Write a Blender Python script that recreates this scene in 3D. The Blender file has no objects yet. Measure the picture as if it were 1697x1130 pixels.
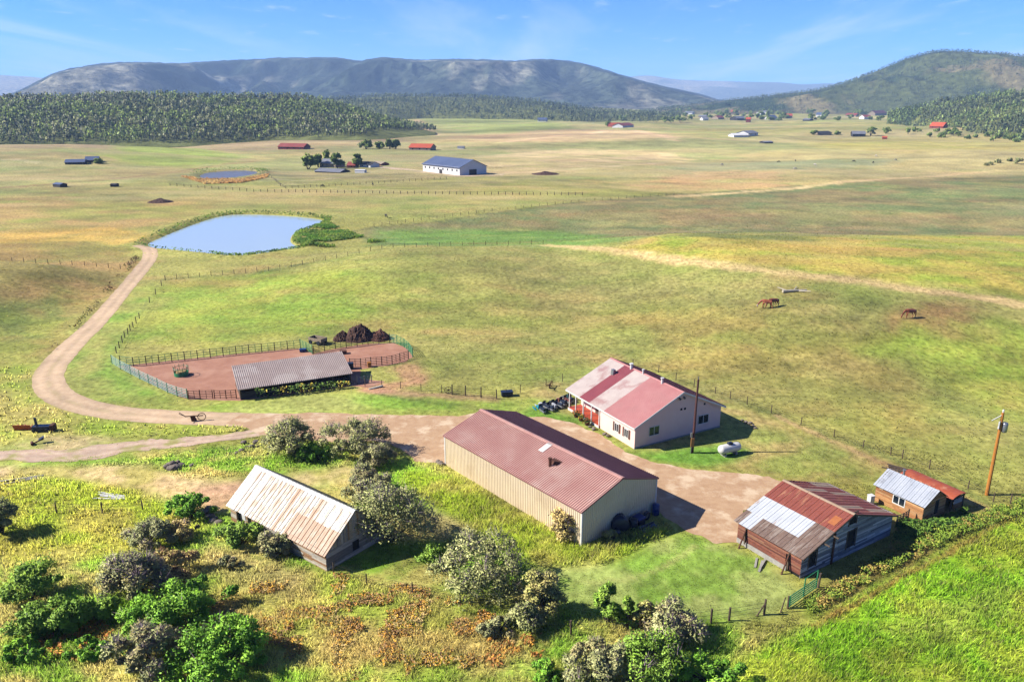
import bpy, bmesh, math, random
import numpy as np
from mathutils import Vector, Matrix
random.seed(7); RNG = np.random.default_rng(11)
SC = bpy.context.scene; COL = SC.collection
# ---------------------------------------------------------------- camera
W, H, F, YH, CH = 1697., 1130., 1290., 165., 45.
TH = math.atan((H/2-YH)/F); sT, cT = math.sin(TH), math.cos(TH)
cam = bpy.data.cameras.new('camera'); camo = bpy.data.objects.new('camera', cam); COL.objects.link(camo)
cam.sensor_width = 36; cam.lens = 36*F/W; cam.clip_start = 1; cam.clip_end = 60000
camo.location = (0, 0, CH); camo.rotation_euler = (math.pi/2-TH, 0, 0); SC.camera = camo
# ---------------------------------------------------------------- light
ELEV = math.radians(36.5)
wd = bpy.data.worlds.new('World'); SC.world = wd; wd.use_nodes = True
wn, wl = wd.node_tree.nodes, wd.node_tree.links
for n in list(wn): wn.remove(n)
sky = wn.new('ShaderNodeTexSky'); sky.sky_type = 'NISHITA'; sky.sun_disc = False
sky.sun_elevation = ELEV; sky.sun_rotation = math.radians(-92); sky.altitude = 2300
sky.air_density = 1.0; sky.dust_density = 0.1; sky.ozone_density = 4.0
bg = wn.new('ShaderNodeBackground'); bg.inputs['Strength'].default_value = 0.1
out = wn.new('ShaderNodeOutputWorld'); wl.new(bg.outputs[0], out.inputs[0])
def wnode(t, **k):
    n = wn.new(t)
    for a, b in k.items(): setattr(n, a, b)
    return n
# thin cirrus: streaks of noise on a flat cloud layer high above the place
tc = wnode('ShaderNodeTexCoord'); sep = wnode('ShaderNodeSeparateXYZ'); wl.new(tc.outputs['Generated'], sep.inputs[0])
mz = wnode('ShaderNodeMath', operation='MAXIMUM'); wl.new(sep.outputs[2], mz.inputs[0]); mz.inputs[1].default_value = 0.0
az_ = wnode('ShaderNodeMath', operation='ADD'); wl.new(mz.outputs[0], az_.inputs[0]); az_.inputs[1].default_value = 0.06
dv = wnode('ShaderNodeVectorMath', operation='DIVIDE'); wl.new(tc.outputs['Generated'], dv.inputs[0])
cb = wnode('ShaderNodeCombineXYZ')
for i in range(3): wl.new(az_.outputs[0], cb.inputs[i])
wl.new(cb.outputs[0], dv.inputs[1])
mp = wnode('ShaderNodeMapping'); wl.new(dv.outputs[0], mp.inputs[0])
mp.inputs['Rotation'].default_value = (0, 0, math.radians(38)); mp.inputs['Scale'].default_value = (0.55, 0.13, 0.0)
mp.inputs['Location'].default_value = (1.7, 0.9, 0)
nz = wnode('ShaderNodeTexNoise'); wl.new(mp.outputs[0], nz.inputs['Vector']); nz.inputs['Scale'].default_value = 1.6
nz.inputs['Detail'].default_value = 8; nz.inputs['Roughness'].default_value = 0.55; nz.inputs['Distortion'].default_value = 0.5
mp2 = wnode('ShaderNodeMapping'); wl.new(dv.outputs[0], mp2.inputs[0]); mp2.inputs['Scale'].default_value = (1.6, 1.0, 0)
nz2 = wnode('ShaderNodeTexNoise'); wl.new(mp2.outputs[0], nz2.inputs['Vector']); nz2.inputs['Scale'].default_value = 2.4
nz2.inputs['Detail'].default_value = 7; nz2.inputs['Roughness'].default_value = 0.62
r1 = wnode('ShaderNodeMapRange', interpolation_type='SMOOTHSTEP'); wl.new(nz.outputs[0], r1.inputs[0])
r1.inputs[1].default_value = 0.46; r1.inputs[2].default_value = 0.74; r1.inputs[4].default_value = 0.5
r2 = wnode('ShaderNodeMapRange', interpolation_type='SMOOTHSTEP'); wl.new(nz2.outputs[0], r2.inputs[0])
r2.inputs[1].default_value = 0.55; r2.inputs[2].default_value = 0.8; r2.inputs[4].default_value = 0.5
mx = wnode('ShaderNodeMath', operation='MAXIMUM'); wl.new(r1.outputs[0], mx.inputs[0]); wl.new(r2.outputs[0], mx.inputs[1])
mixc = wnode('ShaderNodeMix', data_type='RGBA'); wl.new(mx.outputs[0], mixc.inputs[0]); 
gm_ = wnode('ShaderNodeGamma'); wl.new(sky.outputs[0], gm_.inputs[0]); gm_.inputs[1].default_value = 1.15
sc_ = wnode('ShaderNodeMix', data_type='RGBA', blend_type='MULTIPLY'); sc_.inputs[0].default_value = 1; wl.new(gm_.outputs[0], sc_.inputs[6]); sc_.inputs[7].default_value = (.068, .235, .50, 1); wl.new(sc_.outputs[2], mixc.inputs[6])
mixc.inputs[7].default_value = (3.0, 3.3, 3.8, 1)
wl.new(mixc.outputs[2], bg.inputs[0])
sl = bpy.data.lights.new('sun', 'SUN'); sl.energy = 4.2; sl.angle = math.radians(0.5); sl.color = (1, .95, .865)
so = bpy.data.objects.new('sun', sl); COL.objects.link(so); so.location = (-60, 0, 90)
so.rotation_euler = Vector((math.cos(ELEV), 0.02, -math.sin(ELEV))).to_track_quat('-Z', 'Y').to_euler()
SC.view_settings.view_transform = 'Standard'; SC.view_settings.look = 'None'
SC.view_settings.exposure = 1.65; SC.view_settings.gamma = 1; SC.view_settings.use_curve_mapping = False
# ---------------------------------------------------------------- helpers
def lin(v):
    v = v/255.; return v/12.92 if v <= .04045 else ((v+.055)/1.055)**2.4
def S(r, g, b, k=.5): return np.array([lin(r)*k, lin(g)*k, lin(b)*k])     # seen colour -> albedo
def sm(a, b, x):
    t = np.clip((x-a)/(b-a), 0, 1); return t*t*(3-2*t)
TAB = np.random.default_rng(3).random((256, 256))
def vn(x, y, sc, seed=0):
    x = np.asarray(x, float)/sc+seed*17.3; y = np.asarray(y, float)/sc+seed*31.7
    xi = np.floor(x).astype(int); yi = np.floor(y).astype(int); fx = x-xi; fy = y-yi
    fx = fx*fx*(3-2*fx); fy = fy*fy*(3-2*fy)
    a = TAB[xi % 256, yi % 256]; b = TAB[(xi+1) % 256, yi % 256]; c = TAB[xi % 256, (yi+1) % 256]; d = TAB[(xi+1) % 256, (yi+1) % 256]
    return (a*(1-fx)+b*fx)*(1-fy)+(c*(1-fx)+d*fx)*fy
def fbm(x, y, sc, o=4, seed=0, g=.5):
    s = 0.; a = 1.; t = 0.
    for i in range(o): s = s+a*vn(x, y, sc/2**i, seed+i); t += a; a *= g
    return s/t
def ray(px, py):
    a = (px-W/2)/F; b = -(py-H/2)/F
    return np.array([a, cT+b*sT, -sT+b*cT])
def G0(px, py, z=0.):
    d = ray(px, max(py, YH+4)); t = (z-CH)/d[2]; return np.array([t*d[0], t*d[1]])
def project(x, y, z):
    D = y*cT-(z-CH)*sT; U = y*sT+(z-CH)*cT
    return W/2+F*x/D, H/2-F*U/D
def pixscale(x, y, z=0): return F/(y*cT-(z-CH)*sT)      # pixels per metre at a place
def sdpoly(x, y, P):
    P = np.asarray(P, float); d = np.full(x.shape, 1e18); ins = np.zeros(x.shape, bool); n = len(P)
    for i in range(n):
        ax, ay = P[i]; bx, by = P[(i+1) % n]; ex, ey = bx-ax, by-ay
        wx, wy = x-ax, y-ay; t = np.clip((wx*ex+wy*ey)/(ex*ex+ey*ey+1e-9), 0, 1)
        d = np.minimum(d, (wx-t*ex)**2+(wy-t*ey)**2)
        c = ((ay <= y) & (by > y)) | ((by <= y) & (ay > y))
        with np.errstate(divide='ignore', invalid='ignore'):
            xi = ax+(y-ay)/(by-ay+1e-12)*ex
        ins ^= c & (x < xi)
    return np.where(ins, -1, 1)*np.sqrt(d)
def dline(x, y, P):
    d = np.full(x.shape, 1e18)
    for (ax, ay), (bx, by) in zip(P[:-1], P[1:]):
        ex, ey = bx-ax, by-ay; wx, wy = x-ax, y-ay; t = np.clip((wx*ex+wy*ey)/(ex*ex+ey*ey+1e-9), 0, 1)
        d = np.minimum(d, (wx-t*ex)**2+(wy-t*ey)**2)
    return np.sqrt(d)
def PX(*pts): return [tuple(G0(*p)) for p in pts]
def smooth_closed(P, it=2, closed=True):
    P = [np.array(p, float) for p in P]
    for _ in range(it):
        Q = []; n = len(P)
        for i in range(n if closed else n-1):
            a, b = P[i], P[(i+1) % n]; Q += [a*.75+b*.25, a*.25+b*.75]
        if not closed: Q = [P[0]]+Q+[P[-1]]
        P = Q
    return P
POND = smooth_closed(PX((228, 408), (262, 392), (312, 372), (362, 356), (400, 353), (470, 355), (534, 361), (540, 366), (512, 378), (490, 384), (484, 394), (486, 402), (506, 409), (470, 414), (420, 421), (392, 424), (330, 417)))
POND2 = smooth_closed(PX((326, 290), (345, 284), (400, 281), (432, 283), (425, 288), (380, 296), (335, 296)))
def tz(x, y):
    x = np.asarray(x, float); y = np.asarray(y, float); r = np.hypot(x, y)
    z = 7.0*np.exp(-.5*(((x-80)/62)**2+((y-185)/52)**2))*sm(112, 150, y)*sm(10, 60, x)
    z = z+sm(300, 800, r)*(fbm(x, y, 260, 3, 5)-.5)*17
    z = z+4.0*np.exp(-((y-215-.12*x)/34)**2)*sm(-75, -30, x)*sm(95, 35, x)*sm(150, 185, y)-2.2*np.exp(-((y-292)/30)**2)*sm(-60, -20, x)
    z = z+8.0*np.exp(-.5*(((x+155)/36)**2+((y-178)/42)**2))*sm(-97, -122, x)*sm(228, 190, y)
    z = z+sm(120, 200, r)*(fbm(x, y, 45, 2, 9)-.5)*.7*sm(-20, 40, x)
    for P in (POND, POND2):
        bb = np.array(P); m = (x > bb[:, 0].min()-25) & (x < bb[:, 0].max()+25) & (y > bb[:, 1].min()-25) & (y < bb[:, 1].max()+25)
        if np.any(m):
            z = np.atleast_1d(z).copy(); xx = np.atleast_1d(x); yy = np.atleast_1d(y); mm = np.atleast_1d(m)
            s = sdpoly(xx[mm], yy[mm], P); z[mm] = z[mm]*sm(-2, 22, s)-1.6*sm(1.5, -5, s)+.5*sm(0, 3, s)*sm(9, 4, s)
            z = z.reshape(x.shape)
    return z
TS = np.geomspace(40, 15000, 3000)
def G(px, py):
    d = ray(px, py); x = TS*d[0]; y = TS*d[1]; z = CH+TS*d[2]; m = z < tz(x, y); i = int(np.argmax(m)) if m.any() else len(TS)-1
    a = TS[max(i-1, 0)]; b = TS[i]
    for _ in range(18):
        t = (a+b)/2
        if CH+t*d[2] < float(tz(np.array([t*d[0]]), np.array([t*d[1]]))[0]): b = t
        else: a = t
    return Vector((b*d[0], b*d[1], CH+b*d[2]))
def PXT(*pts): return [tuple(G(*p)[:2]) if p[1] > 200 else tuple(G0(*p)) for p in pts]
def tz1(x, y): return float(tz(np.array([x]), np.array([y]))[0])
def at_width(px, py): g = G(px, py); return g, 1/pixscale(g.x, g.y, g.z)
# meshes ----------------------------------------------------------
def tag(o, label=None, cat=None, group=None, kind=None):
    for k, v in (('label', label), ('category', cat), ('group', group), ('kind', kind)):
        if v: o[k] = v
    return o
def link(o, parent=None):
    COL.objects.link(o)
    if parent is not None: o.parent = parent
    return o
def empty(name, loc, rz=0, **k):
    o = link(bpy.data.objects.new(name, None)); o.location = loc; o.rotation_euler = (0, 0, rz); o.empty_display_size = .2
    return tag(o, **k)
def npmesh(name, V, Fc, mat, parent=None, col=None, smooth=False, nrm=None):
    V = np.asarray(V, np.float32).reshape(-1, 3); Fc = np.asarray(Fc, np.int32); n, k = Fc.shape
    me = bpy.data.meshes.new(name); me.vertices.add(len(V)); me.vertices.foreach_set('co', V.ravel())
    me.loops.add(n*k); me.loops.foreach_set('vertex_index', Fc.ravel())
    me.polygons.add(n); me.polygons.foreach_set('loop_start', np.arange(0, n*k, k, dtype=np.int32))
    me.polygons.foreach_set('use_smooth', np.full(n, smooth))
    if col is not None:
        a = me.attributes.new('Col', 'FLOAT_COLOR', 'POINT'); c = np.ones((len(V), 4), np.float32); c[:, :3] = col
        a.data.foreach_set('color', c.ravel())
    if nrm is not None:
        a = me.attributes.new('Nrm', 'FLOAT_VECTOR', 'POINT'); a.data.foreach_set('vector', np.ascontiguousarray(nrm, np.float32).ravel())
    me.update(calc_edges=True); me.materials.append(mat)
    return link(bpy.data.objects.new(name, me), parent)
class MB:
    def __init__(s): s.v = []; s.f = []; s.c = []
    def add(s, V, Fs, c=(1, 1, 1)):
        b = len(s.v); s.v += [tuple(p) for p in V]
        for f in Fs: s.f.append([i+b for i in f]); s.c.append(c)
        return s
    def quad(s, a, b, c_, d, c=(1, 1, 1)): return s.add([a, b, c_, d], [(0, 1, 2, 3)], c)
    def hexa(s, P, c=(1, 1, 1)): return s.add(P, [(3, 2, 1, 0), (4, 5, 6, 7), (0, 1, 5, 4), (1, 2, 6, 5), (2, 3, 7, 6), (3, 0, 4, 7)], c)
    def box(s, x0, y0, z0, x1, y1, z1, c=(1, 1, 1)):
        return s.hexa([(x0, y0, z0), (x1, y0, z0), (x1, y1, z0), (x0, y1, z0), (x0, y0, z1), (x1, y0, z1), (x1, y1, z1), (x0, y1, z1)], c)
    def slab(s, a, b, c_, d, t, c=(1, 1, 1)):      # thin plate: four corners, thickness along its normal
        a, b, c_, d = map(Vector, (a, b, c_, d)); n = (b-a).cross(d-a).normalized()*t
        return s.hexa([a-n, b-n, c_-n, d-n, a, b, c_, d], c)
    def beam(s, p, q, w, h=None, c=(1, 1, 1), up=(0, 0, 1)):
        p, q = Vector(p), Vector(q); h = h or w; d = (q-p).normalized(); u = Vector(up)
        if abs(d.dot(u)) > .95: u = Vector((0, 1, 0))
        r = d.cross(u).normalized()*w/2; t = r.cross(d).normalized()*h/2
        return s.hexa([p-r-t, p+r-t, p+r+t, p-r+t, q-r-t, q+r-t, q+r+t, q-r+t], c)
    def tube(s, p, q, r0, r1=None, n=8, c=(1, 1, 1), cap=True):
        p, q = Vector(p), Vector(q); r1 = r0 if r1 is None else r1; d = (q-p).normalized()
        u = d.orthogonal().normalized(); w = d.cross(u); V = []
        for k in range(n):
            a = 2*math.pi*k/n; e = u*math.cos(a)+w*math.sin(a); V += [p+e*r0, q+e*r1]
        Fs = [(2*k, 2*((k+1) % n), 2*((k+1) % n)+1, 2*k+1) for k in range(n)]
        if cap: Fs += [tuple(2*k for k in reversed(range(n))), tuple(2*k+1 for k in range(n))]
        return s.add(V, Fs, c)
    def lathe(s, prof, ax='z', o=(0, 0, 0), n=14, c=(1, 1, 1)):
        V = []; m = len(prof)
        for k in range(n):
            a = 2*math.pi*k/n
            for (r, h) in prof:
                p = (r*math.cos(a), r*math.sin(a), h)
                if ax == 'x': p = (p[2], p[0], p[1])
                elif ax == 'y': p = (p[0], p[2], p[1])
                V.append((p[0]+o[0], p[1]+o[1], p[2]+o[2]))
        Fs = [(k*m+j, ((k+1) % n)*m+j, ((k+1) % n)*m+j+1, k*m+j+1) for k in range(n) for j in range(m-1)]
        return s.add(V, Fs, c)
    def build(s, name, mat, parent=None, smooth=False, bevel=0):
        me = bpy.data.meshes.new(name); me.from_pydata(s.v, [], s.f)
        a = me.attributes.new('Col', 'FLOAT_COLOR', 'FACE')
        a.data.foreach_set('color', np.array([(*c, 1) for c in s.c], np.float32).ravel())
        if smooth: me.polygons.foreach_set('use_smooth', np.ones(len(me.polygons), bool))
        me.update(); me.materials.append(mat); o = link(bpy.data.objects.new(name, me), parent)
        if bevel:
            b = o.modifiers.new('bevel', 'BEVEL'); b.width = bevel; b.segments = 2; b.limit_method = 'ANGLE'
        return o
# materials -------------------------------------------------------
def mat(name, c1, c2=None, sc=2., rough=.8, metal=0., bump=0., stretch=(1, 1, 1), vcol=False, c3=None, sc3=.5, thr=(.5, .62),
        upn=0., trans=0., nrma=False, det=6, spec=.3, st3=(1, 1, 1), bsc=None):
    m = bpy.data.materials.new(name); m.use_nodes = True; nt = m.node_tree; N, L = nt.nodes, nt.links
    b = N['Principled BSDF']; b.inputs['Roughness'].default_value = rough; b.inputs['Metallic'].default_value = metal
    b.inputs['Specular IOR Level'].default_value = spec
    tcn = N.new('ShaderNodeTexCoord'); c2 = c1 if c2 is None else c2
    if not vcol or name == 'old_boards': c1 = np.array(c1)*.86; c2 = np.array(c2)*.86; c3 = None if c3 is None else np.array(c3)*.86
    def noise(scale, stv, dt=det):
        mpn = N.new('ShaderNodeMapping'); L.new(tcn.outputs['Object'], mpn.inputs[0]); mpn.inputs['Scale'].default_value = stv
        t = N.new('ShaderNodeTexNoise'); L.new(mpn.outputs[0], t.inputs['Vector']); t.inputs['Scale'].default_value = scale
        t.inputs['Detail'].default_value = dt; t.inputs['Roughness'].default_value = .62; return t
    def mixn(f, a, bb, mode='MIX'):
        x = N.new('ShaderNodeMix'); x.data_type = 'RGBA'; x.blend_type = mode
        if hasattr(f, 'links') or hasattr(f, 'is_linked'): L.new(f, x.inputs[0])
        else: x.inputs[0].default_value = f
        for i, q in ((6, a), (7, bb)):
            if hasattr(q, 'is_linked'): L.new(q, x.inputs[i])
            else: x.inputs[i].default_value = (*q, 1)
        return x.outputs[2]
    def rng(src, a, bb):
        r = N.new('ShaderNodeMapRange'); L.new(src, r.inputs[0]); r.inputs[1].default_value = a; r.inputs[2].default_value = bb; return r.outputs[0]
    n1 = noise(sc, stretch); base = mixn(rng(n1.outputs[0], .3, .7), tuple(c1), tuple(c2))
    if c3 is not None: base = mixn(rng(noise(sc3, st3).outputs[0], *thr), base, tuple(c3))
    if vcol:
        at = N.new('ShaderNodeAttribute'); at.attribute_name = 'Col'; base = mixn(1., base, at.outputs[0], 'MULTIPLY')
    L.new(base, b.inputs['Base Color'])
    nrm = None
    if bump:
        bn = N.new('ShaderNodeBump'); bn.inputs['Strength'].default_value = bump; bn.inputs['Distance'].default_value = .1
        src = noise(bsc, (1, 1, 1)).outputs[0] if bsc else n1.outputs[0]
        L.new(src, bn.inputs['Height']); nrm = bn.outputs[0]
    if upn:
        g = N.new('ShaderNodeNewGeometry'); vm = N.new('ShaderNodeMix'); vm.data_type = 'VECTOR'; vm.inputs[0].default_value = upn
        L.new(g.outputs['Normal'], vm.inputs[4]); vm.inputs[5].default_value = (0, 0, 1)
        if nrma:
            an = N.new('ShaderNodeAttribute'); an.attribute_name = 'Nrm'; L.new(an.outputs['Vector'], vm.inputs[5])
        nm = N.new('ShaderNodeVectorMath'); nm.operation = 'NORMALIZE'; L.new(vm.outputs[1], nm.inputs[0]); nrm = nm.outputs[0]
    if nrm is not None: L.new(nrm, b.inputs['Normal'])
    if trans:
        t = N.new('ShaderNodeBsdfTranslucent'); L.new(base, t.inputs[0])
        if nrm is not None:
            ng = N.new('ShaderNodeVectorMath'); ng.operation = 'SCALE'; ng.inputs['Scale'].default_value = -1; L.new(nrm, ng.inputs[0]); L.new(ng.outputs[0], t.inputs['Normal'])
        ms = N.new('ShaderNodeMixShader'); ms.inputs[0].default_value = trans
        L.new(b.outputs[0], ms.inputs[1]); L.new(t.outputs[0], ms.inputs[2]); L.new(ms.outputs[0], N['Material Output'].inputs[0])
    return m
ONE = (1, 1, 1)
M = dict(
    leaf=mat('leaf', (.85, .85, .85), (1.15, 1.15, 1.15), 3, .6, vcol=True, upn=.6, trans=.5, nrma=True, det=2),
    blade=mat('grass_blade', (.85, .85, .85), (1.1, 1.1, 1.1), .8, .7, vcol=True, upn=.9, trans=.5, det=2),
    bark=mat('bark', S(105, 95, 85), S(70, 62, 55), 6, .9, bump=.4),
    post=mat('weathered_post', S(125, 105, 85), S(85, 70, 58), 5, .9, bump=.3, stretch=(3, 3, .5)),
    wire=mat('wire', S(110, 105, 100), None, 2, .5, .6),
    white=mat('white_paint', S(240, 238, 232, .62), S(225, 222, 215, .6), 1.5, .5),
    trimtan=mat('tan_trim', S(225, 215, 195, .6), S(210, 200, 180, .6), 2, .5),
    dark=mat('dark_void', S(30, 28, 26), S(20, 18, 18), 2, .9),  # near-black colour painted in for the shade inside gaps and openings
    black=mat('black_plastic', S(44, 56, 80), S(28, 36, 56), 3, .4),
    blue=mat('blue_plastic', S(35, 75, 150), S(25, 55, 115), 3, .4),
    glass=mat('window_glass', S(45, 58, 72), S(28, 36, 48), .9, .08, spec=.6),
    rust=mat('rusty_steel', S(125, 75, 50), S(85, 55, 42), 5, .8, .2, bump=.2),
    green=mat('green_pipe', S(60, 160, 108, .6), S(45, 125, 85, .6), 3, .5),
    mint=mat('faded_green_pipe', S(172, 204, 188, .62), S(136, 176, 158, .6), 2, .5),
    brownpipe=mat('brown_pipe', S(80, 60, 50), S(60, 48, 42), 3, .7),
    rock=mat('rock', S(165, 150, 135), S(110, 98, 88), 2.5, .9, bump=.5),
    steel=mat('galvanised', S(190, 192, 195), S(160, 163, 168), 3, .35, .6),
    conc=mat('concrete', S(205, 200, 190), S(170, 165, 155), 3, .9, bump=.2),
    plain=mat('painted', (.92, .92, .92), (1.06, 1.06, 1.06), 2, .6, vcol=True),
    wood=mat('old_boards', (.62, .62, .62), (1.2, 1.18, 1.15), 2.2, .9, vcol=True, bump=.35, stretch=(1, 1, 7)),
)
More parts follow.
